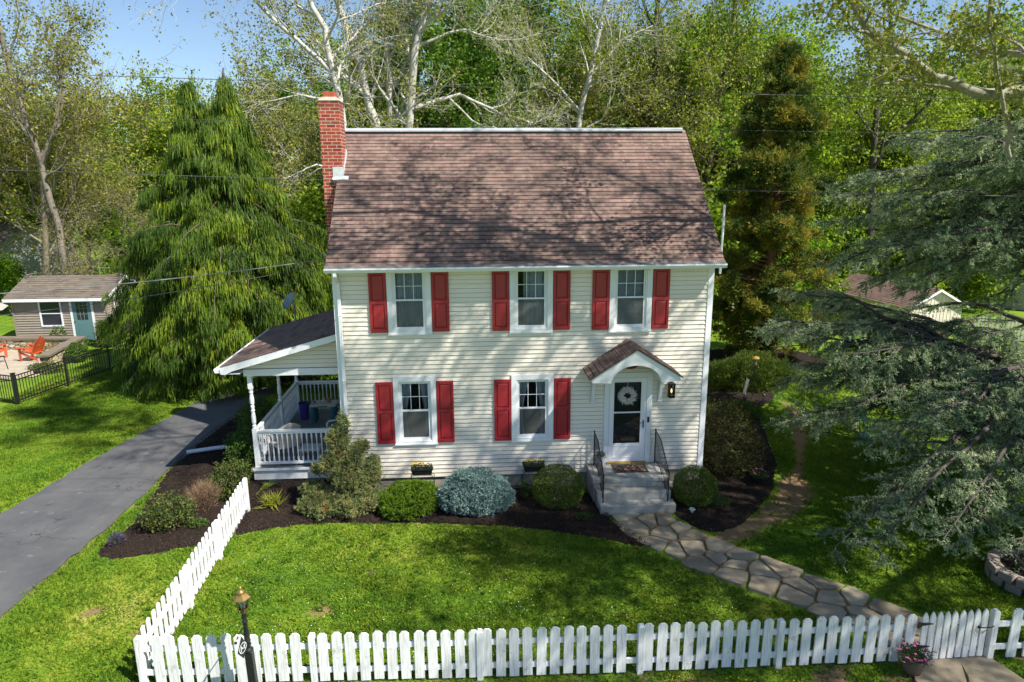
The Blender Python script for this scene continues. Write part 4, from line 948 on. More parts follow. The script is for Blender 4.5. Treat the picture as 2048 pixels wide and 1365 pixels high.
for y in (-.0075, .0075):
    m = MB(); R1 = .078
    for i in range(28):
        a, b = 2*pi*i/28, 2*pi*(i+1)/28; m.add([(R1*cos(a), y, R1*sin(a)), (R1*cos(b), y, R1*sin(b)), ((R1-.011)*cos(b), y, (R1-.011)*sin(b)), ((R1-.011)*cos(a), y, (R1-.011)*sin(a))], [(0, 1, 2, 3)])
    for (x0, z0, x1, z1, w) in ((-.040, -.042, -.034, .042, .012), (.034, .042, .040, -.042, .014), (-.034, .042, 0, -.022, .013), (0, -.022, .034, .042, .009)):
        m.add([(x0-w/2, y*1.02, z0), (x0+w/2, y*1.02, z0), (x1+w/2, y*1.02, z1), (x1-w/2, y*1.02, z1)], [(0, 1, 2, 3)])
    m.build('monogram', SW, sg)
m = MB(); m.tube([(0, 0, .165), (-.01, .0, .2), (0, 0, .235)], .003, 5); m.build('hook', BLACKM, sg)

# ------------------------------------------------------------ shrubs
BARK = pm('bark_brown', (.12, .085, .06), (.075, .055, .04), 12, .95, .01, 30)
BARKG = pm('bark_grey', (.24, .205, .16), (.13, .11, .085), 7, .95, .01, 20)
def blobpts(blobs, n, rg, shell=.35, rough=.12, lowcut=.02):
    A = np.array(blobs, float); wt = (A[:, 3]*A[:, 4]*A[:, 5])**(2/3); k = rg.choice(len(A), n, p=wt/wt.sum())
    d = unit(rg.normal(size=(n, 3))); rr = 1-shell*rg.random(n)**2.2
    ph = A[k, :3].sum(1)*7; wob = 1+rough*(np.sin(d[:, 0]*7+ph)*np.sin(d[:, 1]*6+ph*1.3)+.6*np.sin(d[:, 2]*13+ph))
    P = A[k, :3]+d*A[k, 3:]*(rr*wob)[:, None]; D = unit(d/A[k, 3:])
    st = rg.random(n) < .035; P[st] += (P[st]-A[k[st], :3])*rg.uniform(.05, .28, (int(st.sum()), 1))
    ok = P[:, 2] > lowcut
    for i in range(len(A)):
        q = (P-A[i, :3])/A[i, 3:]; ok &= ((q**2).sum(1) > .42) | (k == i)
    return P[ok], D[ok]
def shrub(name, label, cat, loc, blobs, n, mat, style='leaf', size=.03, w=.012, per=3, spread=.6, stems=7, group=None, shell=.35, rough=.12, flat=0, core=None, stemmat=None, aspect=.55, up=0):
    rg = np.random.default_rng(abs(hash(label)) % 99991 if False else sum(map(ord, label)))
    t = thing(name, label, cat, loc, 0, group)
    P, D = blobpts(blobs, n, rg, shell, rough)
    D = unit(D+np.array([0, 0, up]))
    if style == 'leaf': V, F, r = leafquads(P, size, rg, aspect, flat); link('foliage', npmesh('foliage', V, F, 4, r=r), mat, t)
    else: V, F, r = needles(P, D, size, w, rg, spread, per); link('foliage', npmesh('foliage', V, F, 3, r=r), mat, t)
    A = np.array(blobs, float); L = []
    for i in range(stems):
        b = A[rg.integers(len(A))]; tip = b[:3]+unit(rg.normal(size=3))*b[3:]*.75; tip[2] = max(tip[2], .1); base = np.array([b[0]*.3*rg.random(), b[1]*.3*rg.random(), -.03])
        mid = (base+tip)/2+rg.normal(size=3)*.05; L.append((np.array([base, mid, tip]), np.array([.022, .014, .006])*(1+b[5])))
    V, F = tubes(L, 5); link('stem', npmesh('stem', V, F, 4, smooth=True), stemmat or BARK, t)
    return t
G_BOX = leafmat('boxwood_leaf', [(0, (.022, .05, .008)), (.5, (.075, .125, .016)), (1, (.20, .24, .025))], .2, .45, .35, 5)
G_SPR = leafmat('spruce_green_needles', [(0, (.06, .13, .010)), (.5, (.13, .23, .014)), (1, (.24, .34, .03))], .25, .6, .3, 6)
G_BLU = leafmat('blue_spruce_needles', [(0, (.05, .11, .11)), (.45, (.17, .28, .26)), (1, (.44, .58, .50))], .15, .6, .3, 6)
G_JUN = leafmat('juniper_foliage', [(0, (.07, .10, .055)), (.35, (.20, .25, .09)), (.64, (.34, .36, .13)), (.82, (.34, .26, .10)), (1, (.48, .18, .05))], .3, .7, .55, 3.5)
G_ROSE = leafmat('rose_leaf', [(0, (.03, .065, .015)), (.55, (.08, .12, .022)), (.8, (.13, .14, .03)), (1, (.24, .07, .035))], .25, .5, .35, 5)
G_DARK = leafmat('dark_shrub_leaf', [(0, (.012, .022, .008)), (.5, (.035, .05, .014)), (1, (.085, .09, .028))], .2, .5, .6, 2.5)
G_MID = leafmat('mid_green_leaf', [(0, (.03, .07, .012)), (.5, (.065, .125, .018)), (1, (.14, .21, .03))], .25, .5, .4, 4)
G_PUR = leafmat('barberry_leaf', [(0, (.022, .018, .010)), (.35, (.06, .045, .016)), (.65, (.08, .095, .02)), (1, (.19, .20, .035))], .25, .5, .7, 2.2)
G_DRY = leafmat('dry_stalks', [(0, (.18, .10, .06)), (.6, (.28, .18, .11)), (1, (.38, .29, .17))], .1, .8, .2, 4)
shrub('spruce_shrub', 'low bright green mounded spruce in the mulch, left of the blue one', 'shrub', (1.50, -1.06, .04), [(0, 0, .24, .62, .50, .42), (-.2, -.12, .2, .42, .36, .34), (.25, .1, .25, .42, .4, .36)], 5200, G_SPR, 'n', .055, .017, 9, .7, shell=.25, rough=.07)
shrub('blue_spruce_shrub', 'wide blue-green globe spruce shrub between two green shrubs', 'shrub', (2.98, -.98, .04), [(0, 0, .38, .72, .58, .46), (-.40, -.12, .32, .38, .38, .34), (.44, -.1, .30, .40, .38, .34), (.05, -.28, .26, .5, .33, .3), (-.15, .0, .62, .3, .3, .22), (.3, -.05, .55, .28, .28, .2)], 8000, G_BLU, 'n', .06, .018, 10, .75, shell=.3, rough=.1)
shrub('boxwood', 'round clipped boxwood left of the front steps', 'shrub', (4.86, -.98, .04), [(0, 0, .42, .60, .52, .50)], 13000, G_BOX, 'leaf', .032, shell=.22, rough=.05)
shrub('boxwood', 'round clipped boxwood right of the front steps', 'shrub', (7.96, -1.16, .04), [(0, 0, .40, .50, .46, .46)], 11000, G_BOX, 'leaf', .032, shell=.22, rough=.05)
shrub('juniper', 'tall ragged juniper with brown patches at the porch corner', 'shrub', (.12, -.85, .04),
      [(0, 0, .55, .35, .32, .5), (-.05, .05, 1.05, .30, .28, .4), (-.12, .05, 1.55, .24, .22, .38), (.0, .05, 1.98, .13, .12, .26), (.22, 0, 1.2, .22, .2, .25), (-.3, 0, 1.1, .26, .22, .22), (-.45, -.1, .28, .38, .3, .22), (-.75, .1, .42, .26, .22, .2), (-.5, -.3, .18, .35, .25, .18),
       (.1, -.3, .25, .42, .3, .22), (.45, -.15, .35, .34, .3, .28), (.55, .1, .8, .22, .2, .3), (.6, .12, 1.05, .14, .14, .16), (.35, .1, 1.45, .18, .16, .14), (-.2, .1, 1.75, .14, .12, .12), (-.85, -.15, .2, .22, .2, .15), (.15, -.1, .8, .3, .26, .25), (-.62, .08, .95, .16, .14, .12)],
      15000, G_JUN, 'n', .05, .014, 9, .8, stems=34, shell=.6, rough=.25)
shrub('rose_bush', 'leafy rose bush with reddish shoots nearest the driveway edge', 'shrub', (-3.55, -1.45, .04), [(0, 0, .38, .45, .4, .36), (-.22, -.1, .3, .32, .3, .28), (.2, .12, .34, .32, .3, .3)], 4200, G_ROSE, 'leaf', .05, shell=.7, rough=.2, stems=26, aspect=.65)
shrub('rose_bush', 'leafy rose bush with red tips behind the back end of the side fence', 'shrub', (-2.72, -.02, .04), [(0, 0, .45, .42, .4, .42), (-.2, -.2, .35, .35, .32, .32), (.22, .0, .6, .28, .28, .28)], 4200, G_ROSE, 'leaf', .05, shell=.7, rough=.2, stems=26, aspect=.65)
shrub('dry_bush', 'dry brown twiggy bush between the two rose bushes', 'shrub', (-3.18, -.62, .04), [(0, 0, .2, .28, .26, .28), (.1, .05, .35, .25, .22, .2)], 1500, G_DRY, 'n', .20, .006, 2, .35, shell=.9, up=1.3, stems=40)
shrub('green_bush', 'dark green bush in the shade at the porch front post', 'shrub', (-3.05, 1.9, .04), [(0, 0, .35, .38, .4, .38), (.05, .6, .4, .4, .5, .4), (-.3, .8, .3, .4, .4, .3)], 9000, G_MID, 'leaf', .05, shell=.4, rough=.15)
shrub('green_bush', 'dark green bush in the shade along the porch side', 'shrub', (-3.2, 3.4, .04), [(0, 0, .4, .4, .6, .42), (-.2, .9, .5, .5, .7, .5)], 8000, G_MID, 'leaf', .05, shell=.4, rough=.15)
shrub('dark_bush', 'dark bush behind the back railing of the porch, right one', 'shrub', (-.9, 8.3, 0), [(0, 0, .9, 1.0, .8, .9), (-.7, .3, .8, .8, .7, .8), (.6, .2, 1.3, .8, .7, .7)], 9000, G_DARK, 'leaf', .07, shell=.4, rough=.2)
shrub('dark_bush', 'dark bush behind the back railing of the porch, left one', 'shrub', (-2.9, 8.9, 0), [(0, 0, .8, .8, .7, .8), (-.4, .3, 1.1, .7, .6, .7)], 7000, G_DARK, 'leaf', .07, shell=.4, rough=.2)
shrub('lavender', 'small purple lavender clump at the tip of the side bed', 'plant', (-4.35, -2.05, .04), [(0, 0, .08, .14, .12, .13)], 500, leafmat('lavender_leaf', [(0, (.05, .07, .04)), (.6, (.10, .10, .12)), (1, (.16, .08, .28))], .2, .6, .2, 3), 'n', .07, .01, 2, .5, up=1, stems=4)
shrub('sage_plant', 'small grey-green plant alone in the side bed mulch', 'plant', (-2.95, -1.45, .04), [(0, 0, .06, .2, .16, .12)], 900, G_MID, 'leaf', .035, stems=4)
shrub('daylily', 'yellow-green daylily clump at the back fence post', 'plant', (-1.62, -.62, .04), [(0, 0, .05, .16, .14, .1)], 90, leafmat('lily_leaf', [(0, (.16, .22, .02)), (1, (.38, .36, .04))], .3, .5, .1, 2), 'n', .28, .028, 2, .55, up=1.1, stems=2)
shrub('small_plant', 'small leafy weed by the left foot of the front steps', 'plant', (5.35, -1.72, .04), [(0, 0, .05, .2, .12, .1)], 500, G_MID, 'leaf', .03, stems=3)
shrub('small_plant', 'small upright green shoot between blue spruce and round boxwood', 'plant', (4.12, -.62, .04), [(0, 0, .2, .1, .1, .22)], 700, G_MID, 'leaf', .035, stems=3)
shrub('barberry', 'tall dark dappled bush at the right corner of the house', 'shrub', (9.2, .55, .04), [(0, 0, .75, .62, .6, .75), (.3, .5, 1.15, .55, .5, .5), (-.2, .5, 1.0, .5, .5, .6), (.5, -.3, .6, .5, .45, .5), (.0, -.5, .5, .5, .4, .4), (.65, .3, .75, .42, .45, .5)], 19000, G_PUR, 'leaf', .042, shell=.55, rough=.22, stems=30)
shrub('dark_bush', 'dark green leafy bush against the right wall of the house', 'shrub', (9.1, 2.3, .04), [(0, 0, .8, .5, .6, .8), (.2, .8, .9, .55, .6, .7), (.75, .2, .55, .45, .5, .45)], 13000, G_DARK, 'leaf', .05, shell=.5, rough=.2)
shrub('fern_plant', 'bright green low ferny plant behind the dark corner bush', 'plant', (11.0, 4.3, .04), [(0, 0, .2, .7, .5, .25), (.4, .3, .15, .5, .4, .2)], 3500, G_MID, 'n', .12, .025, 2, .8, up=.5)
shrub('yew', 'broad spiky green yew in front of the tall brown conifer', 'shrub', (12.7, 7.3, .04), [(0, 0, .45, 1.0, .7, .62), (.9, .2, .4, .75, .6, .5), (-.85, .1, .4, .7, .6, .5), (.3, .5, .6, .8, .5, .5)], 15000, G_BOX, 'n', .12, .02, 3, .5, up=.6, rough=.2)
shrub('low_shrub', 'pale twiggy low shrub beside the right boxwood', 'plant', (8.45, -1.35, .04), [(0, 0, .12, .28, .2, .18)], 1200, G_MID, 'leaf', .025, shell=.7)

# ------------------------------------------------------------ flower containers
G_LEAFY = leafmat('annual_leaf', [(0, (.02, .05, .012)), (1, (.07, .12, .025))], .2, .5, .2, 9)
def flowers(parent, blobs, n, mat, size, name='blossoms', up=.7, rg=np.random.default_rng(5)):
    P, D = blobpts(blobs, n, rg, .1, .1); P = P[D[:, 2] > .05]
    V = []; F = []; 
    for p in P:
        a = rg.uniform(0, 6.3); b = len(V); V.append(p+np.array([0, 0, size*.2]))
        for i in range(5): q = a+2*pi*i/5; V.append(p+np.array([cos(q)*size, sin(q)*size, rg.uniform(0, size*.3)])); q += pi/5; V.append(p+np.array([cos(q)*size*.6, sin(q)*size*.6, size*.15]))
        F += [(b, b+1+i, b+1+(i+1) % 10) for i in range(10)]
    link(name, npmesh(name, np.array(V), np.array(F), 3), mat, parent)
YEL = pm('marigold_yellow', (.85, .55, .01), (.75, .42, .01)); PINK = pm('petal_pink', (.55, .06, .22), (.72, .22, .42), 30, lo=.4, hi=.6); PURP = pm('petal_purple', (.14, .05, .30))
for x, lab in ((1.77, 'black planter box of yellow flowers on a wire stand under the left window'), (4.36, 'black planter box of yellow flowers on a wire stand beside the round boxwood')):
    st = thing('plant_stand', lab.replace('planter box of yellow flowers on a wire stand', 'wire stand holding a flower box'), 'stand', (x, -.42, .04), group='wire plant stands under the windows')
    m = MB()
    for sx in (-1, 1):
        for sy in (-1, 1): m.tube([(sx*.22, sy*.08, .58), (sx*.27, sy*.09, .52), (sx*.27, sy*.09, .3), (sx*.24, sy*.09, 0)], .007, 5)
    for z in (.57,): m.tube([(-.24, -.08, z), (.24, -.08, z), (.24, .08, z), (-.24, .08, z), (-.24, -.08, z)], .007, 5)
    for i in range(9): m.bar((-.22+.055*i, -.08, .575), (-.22+.055*i, .08, .575), .006)
    m.build('wire_frame', BLACKM, st)
    bx_ = thing('flower_box', lab, 'planter', (x, -.42, .622), group='flower boxes on wire stands')
    m = MB(); m.hexa([(-.215, -.075, 0), (.215, -.075, 0), (.215, .075, 0), (-.215, .075, 0)], [(-.245, -.095, .14), (.245, -.095, .14), (.245, .095, .14), (-.245, .095, .14)]); m.box(-.255, .255, -.105, .105, .125, .145); m.build('box', BLACKM, bx_)
    P, D = blobpts([(-.16, 0, .18, .1, .09, .09), (0, 0, .18, .1, .09, .09), (.16, 0, .18, .1, .09, .09)], 900, rng, .6, .1); V, F, r = leafquads(P, .03, rng, .6); link('foliage', npmesh('foliage', V, F, 4, r=r), G_LEAFY, bx_)
    flowers(bx_, [(-.16, 0, .255, .06, .05, .03), (0, 0, .255, .06, .05, .03), (.16, 0, .255, .06, .05, .03)], 26, YEL, .042)
pt = thing('flower_pot', 'brown pot of pink petunias at the hinge side of the gate', 'pot', (9.46, fy(9.46)-.27, 0))
m = MB(); m.lathe([(.10, 0), (.13, .1), (.16, .22), (.175, .27), (.175, .30), (.155, .30), (.15, .26), (.001, .26)], 20); m.build('pot', pm('brown_pot', (.16, .11, .09), (.12, .085, .07), 5, .6), pt, smooth=True)
P, D = blobpts([(0, 0, .33, .24, .2, .12)], 1300, rng, .6, .2); V, F, r = leafquads(P, .032, rng, .5); link('foliage', npmesh('foliage', V, F, 4, r=r), G_LEAFY, pt)
flowers(pt, [(0, 0, .34, .26, .22, .13), (-.1, -.12, .28, .16, .1, .1)], 75, PINK, .024)
pk = thing('flower_pot', 'small pot of pink flowers standing in the mulch under the corner bush', 'pot', (9.85, -.28, .04))
m = MB(); m.lathe([(.08, 0), (.12, .16), (.13, .18), (.001, .17)], 16); m.build('pot', BLACKM, pk)
P, D = blobpts([(0, 0, .25, .2, .17, .12)], 700, rng, .6, .2); V, F, r = leafquads(P, .035, rng, .6); link('foliage', npmesh('foliage', V, F, 4, r=r), G_MID, pk)
flowers(pk, [(-.03, -.03, .28, .17, .14, .11)], 45, PINK, .026)
pb = thing('flower_pot', 'small white pot of purple flowers on the landing left of the door', 'pot', (5.98, -.22, .583))
m = MB(); m.lathe([(.05, .12), (.075, .24), (.08, .25), (.001, .24)], 14); 
for a in (.5, 2.6, 4.7): m.tube([(.06*cos(a), .06*sin(a), .2), (.08*cos(a), .08*sin(a), 0)], .006, 5)
m.build('pot', WHITE, pb)
P, D = blobpts([(0, 0, .29, .11, .1, .08)], 350, rng, .6, .2); V, F, r = leafquads(P, .028, rng, .6); link('foliage', npmesh('foliage', V, F, 4, r=r), G_LEAFY, pb)
flowers(pb, [(0, 0, .32, .11, .1, .07)], 26, PURP, .024)
# door mat, wreath
MATM, t, p = nodes_of('doormat_pattern'); vo = N(t, 'ShaderNodeTexVoronoi'); vo.inputs['Scale'].default_value = 22; tc = N(t, 'ShaderNodeTexCoord'); t.links.new(tc.outputs['Object'], vo.inputs['Vector'])
sp = N(t, 'ShaderNodeSeparateColor'); t.links.new(vo.outputs['Color'], sp.inputs[0])
t.links.new(ramp(t, [(.0, (.02, .015, .012)), (.45, (.03, .02, .015)), (.5, (.22, .05, .035)), (.7, (.04, .07, .03)), (.85, (.30, .20, .10))], sp.outputs[0], 'CONSTANT'), p.inputs['Base Color']); p.inputs['Roughness'].default_value = .95
dm = thing('doormat', 'dark patterned doormat on the landing before the front door', 'mat', (6.64, -.38, .5845)); m = MB(); m.box(-.36, .36, -.20, .20, 0, .012); m.build('mat_center', MATM, dm)
m = MB(); m.box(-.40, .40, -.235, -.20, 0, .010); m.box(-.40, .40, .20, .235, 0, .010); m.box(-.40, -.36, -.20, .20, 0, .010); m.box(.36, .40, -.20, .20, 0, .010); m.build('rubber_border', BLACKM, dm)
wr = thing('wreath', 'white feathery wreath hanging on the front door glass', 'wreath', (6.60, -.075, 2.29))
rg = np.random.default_rng(3); C = []; Dd = []
for a in rg.uniform(0, 2*pi, 900):
    rr_ = rg.normal(.135, .03); C.append((rr_*cos(a), rg.normal(0, .018), rr_*sin(a))); Dd.append((-sin(a)*.9+cos(a)*.45, -.15, cos(a)*.9+sin(a)*.45))
V, F, r = needles(np.array(C), np.array(Dd), .085, .02, rg, .35, 1); link('feathers', npmesh('feathers', V, F, 3, r=r), pm('feather_white', (.78, .76, .72), (.6, .56, .5), 20), wr)
m = MB(); m.tube([(.125*cos(a), 0, .125*sin(a)) for a in np.linspace(0, 2*pi, 25)], .02, 6); m.build('ring', pm('wicker_white', (.55, .5, .44)), wr)
m = MB(); m.tube([(0, 0, .14), (0, -.0, .28), (0, .025, .36)], .004, 5); m.build('hanger', WHITE, wr)

# dish, drain pipe, wires
dsh = thing('satellite_dish', 'grey satellite dish on a short mast above the porch roof', 'dish', (-2.15, 4.75, prz(-2.15)))
DG = pm('dish_grey', (.20, .23, .26), (.17, .20, .23), 2, .45)
n_ = Vector((-.62, -.42, .50)).normalized(); Mq = n_.to_track_quat('Z', 'Y').to_matrix().to_4x4(); cc = Vector((-.10, .02, .58))
m = MB(); m.lathe([(.001, 0), (.1, .008), (.2, .033), (.31, .08), (.315, .083), (.31, .07), (.2, .02), (.1, -.006), (.001, -.012)], 28, Mq @ Matrix.Diagonal((1, .88, 1, 1)), cc); m.build('reflector', DG, dsh, smooth=True)
m = MB(); m.tube([(0, 0, 0), (0, 0, .28), (-.02, .02, .5), cc-n_*.02], .022, 8); m.box(-.09, .09, -.09, .09, 0, .015); m.build('mast', DG, dsh)
m = MB(); e = cc+n_*.36+Vector((0, 0, -.10)); m.tube([cc+Mq.to_3x3() @ Vector((0, -.26, .05)), e], .012, 6); m.bar(e+Vector((-.03, 0, 0)), e+Vector((.04, .02, .05)), .06, .05); m.build('feed_arm', pm('dish_arm', (.13, .15, .17)), dsh)
m = MB(); m.tube([(-4.75, 2.55, .14), (-4.1, 2.75, .15), (-3.75, 2.85, .15)], .055, 8); m.tube([(-3.76, 2.85, .15), (-3.45, 2.93, .16)], [.055, .05], 8)
dpz = m.build('drain_pipe', pm('pipe_white', (.66, .70, .78), (.55, .58, .65), 4, .5)); tag(dpz, 'white drain pipe lying on the dark mulch by the driveway', 'pipe')
def wire(pts, r, sag, label, n=24, grp=None, mat=None):
    m = MB(); a, b = Vector(pts[0]), Vector(pts[1]); m.tube([a.lerp(b, i/n)-Vector((0, 0, sag*4*(i/n)*(1-i/n))) for i in range(n+1)], r, 5)
    o = m.build('utility_wire', mat or BLACKM); tag(o, label, 'wire', grp); return o
WG = pm('wire_grey', (.07, .07, .065), (.10, .10, .095), 5, .7)
WIRES = []
wire((( -22, -3, 9.62), (28, -3, 8.40)), .006, .25, 'highest thin black utility wire crossing in front of the chimney top', mat=WG)
wire(((-22, -3, 8.22), (28, -3, 6.62)), .0055, .25, 'lower thin utility wire crossing the middle of the roof', mat=WG)
wire(((-22, -1.5, 8.95), (28, -1.5, 7.95)), .004, .2, 'faintest thin wire crossing just below the roof ridge', mat=WG)
wire(((-.12, 2.9, 5.35), (-18, -1.6, 5.25)), .011, .55, 'thick service cable running from the house corner to the left', mat=pm('cable_grey', (.30, .30, .31), (.12, .12, .12), 1.5, .5))
wire(((-.12, 2.9, 5.25), (-19, 3.5, 3.4)), .009, .5, 'thin slack cable below the service cable, left of the house', mat=WG)

# ------------------------------------------------------------ porch furniture
WICK = pm('wicker_white', (.62, .58, .50), (.50, .46, .38), 50, .7, .004, 90)
def armchair(label, loc, rz, mat):
    t = thing('porch_chair', label, 'chair', loc, rz, 'chairs on the side porch')
    m = MB(); m.box(-.27, .27, -.25, .27, .36, .43); m.build('seat', mat, t, .02)
    m = MB(); pts = []
    n = 12; v = []
    for i in range(n+1):
        x = -.29+.58*i/n; top = .92+.14*math.sin(pi*i/n); c = .08*(1-(2*i/n-1)**2)
        v += [(x, .27+c, .40), (x, .36+c, top), (x, .31+c, .40), (x, .40+c, top)]
    b = len(m.v); m.v += v
    for i in range(n):
        k = b+4*i; m.f += [(k, k+4, k+5, k+1), (k+2, k+3, k+7, k+6), (k+1, k+5, k+7, k+3)]
    m.build('backrest', mat, t)
    for sx in (-1, 1):
        m = MB(); m.tube([(sx*.31, .30, .68), (sx*.33, .0, .66), (sx*.33, -.24, .64), (sx*.31, -.29, .58), (sx*.3, -.27, .40)], .03, 8); m.build('armrest', mat, t)
        for y in (-.24, .28):
            m = MB(); m.tube([(sx*.26, y, .37), (sx*.29, y*1.08, 0)], .02, 8); m.build('leg', mat, t)
    return t
armchair('cream wicker armchair in the front corner of the porch', (-1.78, 1.32, .402), radians(215), WICK)
armchair('white wicker armchair against the house wall behind the juniper', (-.55, 1.9, .402), radians(-80), pm('wicker_bright', (.66, .68, .70), (.55, .57, .6), 50, .6))
ot = thing('wicker_footstool', 'low white wicker footstool behind the porch front railing', 'stool', (-1.12, 1.25, .402)); m = MB(); m.box(-.26, .26, -.2, .2, .25, .33); m.build('cushion', pm('cushion', (.62, .66, .66), (.5, .54, .54), 14, .9), ot, .03)
for sx in (-1, 1):
    for sy in (-1, 1): m = MB(); m.tube([(sx*.22, sy*.16, .25), (sx*.24, sy*.17, 0)], .02, 7); m.build('leg', WICK, ot)
pl = thing('play_table', 'white toy table with four thick teal legs at the porch back', 'table', (-1.36, 4.1, .402))
m = MB(); m.box(-.38, .38, -.25, .25, .46, .54); m.build('tabletop', pm('toy_grey', (.52, .54, .56), rough=.5), pl, .03)
for sx in (-1, 1):
    for sy in (-1, 1): m = MB(); m.tube([(sx*.29, sy*.17, .46), (sx*.29, sy*.17, 0)], [.06, .075], 12); m.build('leg', pm('toy_teal', (.02, .16, .20), rough=.45), pl)
m = MB(); m.box(-.14, .14, -.262, -.245, .475, .51); m.build('handle', pm('toy_dark', (.12, .13, .14)), pl)
o_ = MB(); o_.lathe([(.04, -.08), (.065, .08), (.055, .08), (.03, -.07)], 14, Matrix.Rotation(radians(78), 4, 'X'), (-1.58, 4.0, .402+.605)); tag(o_.build('white_pot', pm('pot_white', (.6, .6, .58))), 'empty white pot lying on its side on the toy table', 'pot')
o_ = MB(); o_.lathe([(.045, 0), (.065, .11), (.075, .11), (.075, .135), (.06, .135), (.001, .12)], 14, None, (-1.21, 4.05, .402+.541)); tag(o_.build('terracotta_pot', pm('terracotta', (.42, .18, .10))), 'terracotta pot standing on the toy table', 'pot')
o_ = MB(); o_.lathe([(.035, 0), (.04, .12), (.036, .12), (.03, .01)], 12, None, (-1.38, 4.16, .402+.541)); tag(o_.build('cup', pm('cup_white', (.65, .66, .68))), 'white cup between the two pots on the toy table', 'cup')
o_ = MB(); o_.lathe([(.12, 0), (.15, .48), (.16, .5), (.15, .5), (.11, .02)], 16, None, (-1.98, 4.25, .402)); tag(o_.build('storage_bin', pm('bin_purple', (.07, .05, .28), rough=.4)), 'purple plastic bin standing left of the toy table', 'bin')

# ------------------------------------------------------------ left neighbour: shed, patio, walls, fence
TAUPE = pm('shed_siding', (.30, .255, .205), (.27, .23, .185), 3, .6)
shed = thing('garden_shed', 'taupe clapboard shed with teal door and grey shingle roof', 'shed', (-13.7, 16.75, 0), radians(0)); SL, SDp = 4.15, 3.3
m = MB(); siding(m, -SL, 0, .12, 2.12, lambda a, o, z: (a, -o, z), [(-2.98, -2.02, .80, 1.98), (-1.62, -.62, .1, 2.08)], e=.115, out=.028)
siding(m, 0, SDp, .12, 3.0, lambda a, o, z: (o, a, z), clip=lambda z: (max(0, (z-2.1)*2.1), min(SDp, SDp-(z-2.1)*2.1)), e=.115, out=.028); siding(m, -SDp, 0, .12, 3.0, lambda a, o, z: (-SL-o, -a, z), clip=lambda z: (-min(SDp, SDp-(z-2.1)*2.1), -max(0, (z-2.1)*2.1)), e=.115, out=.028)
m.build('wall', TAUPE, shed)
m = MB(); m.box(-SL+.05, -.05, .05, SDp-.05, -.1, .12); m.box(-SL, 0, SDp-.05, SDp, .12, 2.12); m.build('base', CONC, shed)
m = MB(); uvs = []; roofplane(m, uvs, -SL-.2, .2, -.28, 2.12, SDp/2, 2.92, 11, .015); roofplane(m, uvs, -SL-.2, .2, SDp+.28, 2.12, SDp/2, 2.92, 11, .015); uvmesh(m, uvs, 'roof', SHING2, shed)
m = MB(); m.box(-SL-.2, .2, -.30, -.27, 1.98, 2.115)
for s in (1, -1):
    for x in (-SL-.22, .18):
        f = (lambda y, s=s: y if s == 1 else SDp-y); m.prism([(f(-.3), 2.10), (f(SDp/2), 2.91), (f(SDp/2), 2.76), (f(-.3), 1.96)], lambda y, z: (x, y, z), lambda y, z: (x+.03, y, z))
m.box(-.02, .045, .0, SDp, 2.0, 2.13); m.box(.02, .03, .62, .67, .12, 2.0)
m.build('trim', WHITE2, shed)
m = MB(); m.box(-.05, .032, -.040, -.030, .12, 2.1); m.build('corner_board', TAUPE, shed); m = MB(); m.box(-SL-.032, -SL+.05, -.040, -.030, .12, 2.1); m.build('corner_board', TAUPE, shed)
m = MB(); m.box(-3.0, -2.93, -.04, 0, .78, 2.0); m.box(-2.07, -2.0, -.04, 0, .78, 2.0); m.box(-2.93, -2.07, -.04, 0, 1.93, 2.0); m.box(-2.93, -2.07, -.045, 0, .78, .85); m.box(-2.93, -2.07, -.03, -.005, 1.37, 1.41); sw = m.build('window', WHITE, shed)
DKG, t, p = nodes_of('dark_glass'); p.inputs['Base Color'].default_value = (.012, .02, .035, 1); p.inputs['Roughness'].default_value = .08
m = MB(); m.box(-2.93, -2.07, -.012, -.002, .85, 1.93); m.build('pane', DKG, sw)
m = MB(); m.box(-1.64, -1.54, -.04, 0, .1, 2.1); m.box(-.70, -.60, -.04, 0, .1, 2.1); m.box(-1.54, -.70, -.04, 0, 2.03, 2.1); m.build('door_frame', WHITE, shed)
m = MB(); m.box(-1.54, -.70, -.03, -.005, .12, 2.03); m.box(-1.36, -.88, -.036, -.031, .3, .95); sdr = m.build('door', pm('teal_door', (.10, .21, .21), (.09, .19, .19)), shed, .004)
m = MB(); m.box(-1.36, -.88, -.034, -.031, 1.08, 1.88); m.build('pane', DKG, sdr)
m = MB()
for i in (1, 2): m.box(-1.36+.16*i-.008, -1.36+.16*i+.008, -.040, -.035, 1.08, 1.88)
for i in (1, 2): m.box(-1.36, -.88, -.0405, -.0355, 1.08+.267*i-.008, 1.08+.267*i+.008)
m.build('muntin', pm('muntin', (.25, .3, .22)), sdr); m = MB(); m.lathe([(.001, 0), (.025, .02), (.025, .05), (.001, .06)], 10, Matrix.Rotation(pi/2, 4, 'X'), (-1.47, -.03, 1.02)); m.build('handle', BRASS, sdr)

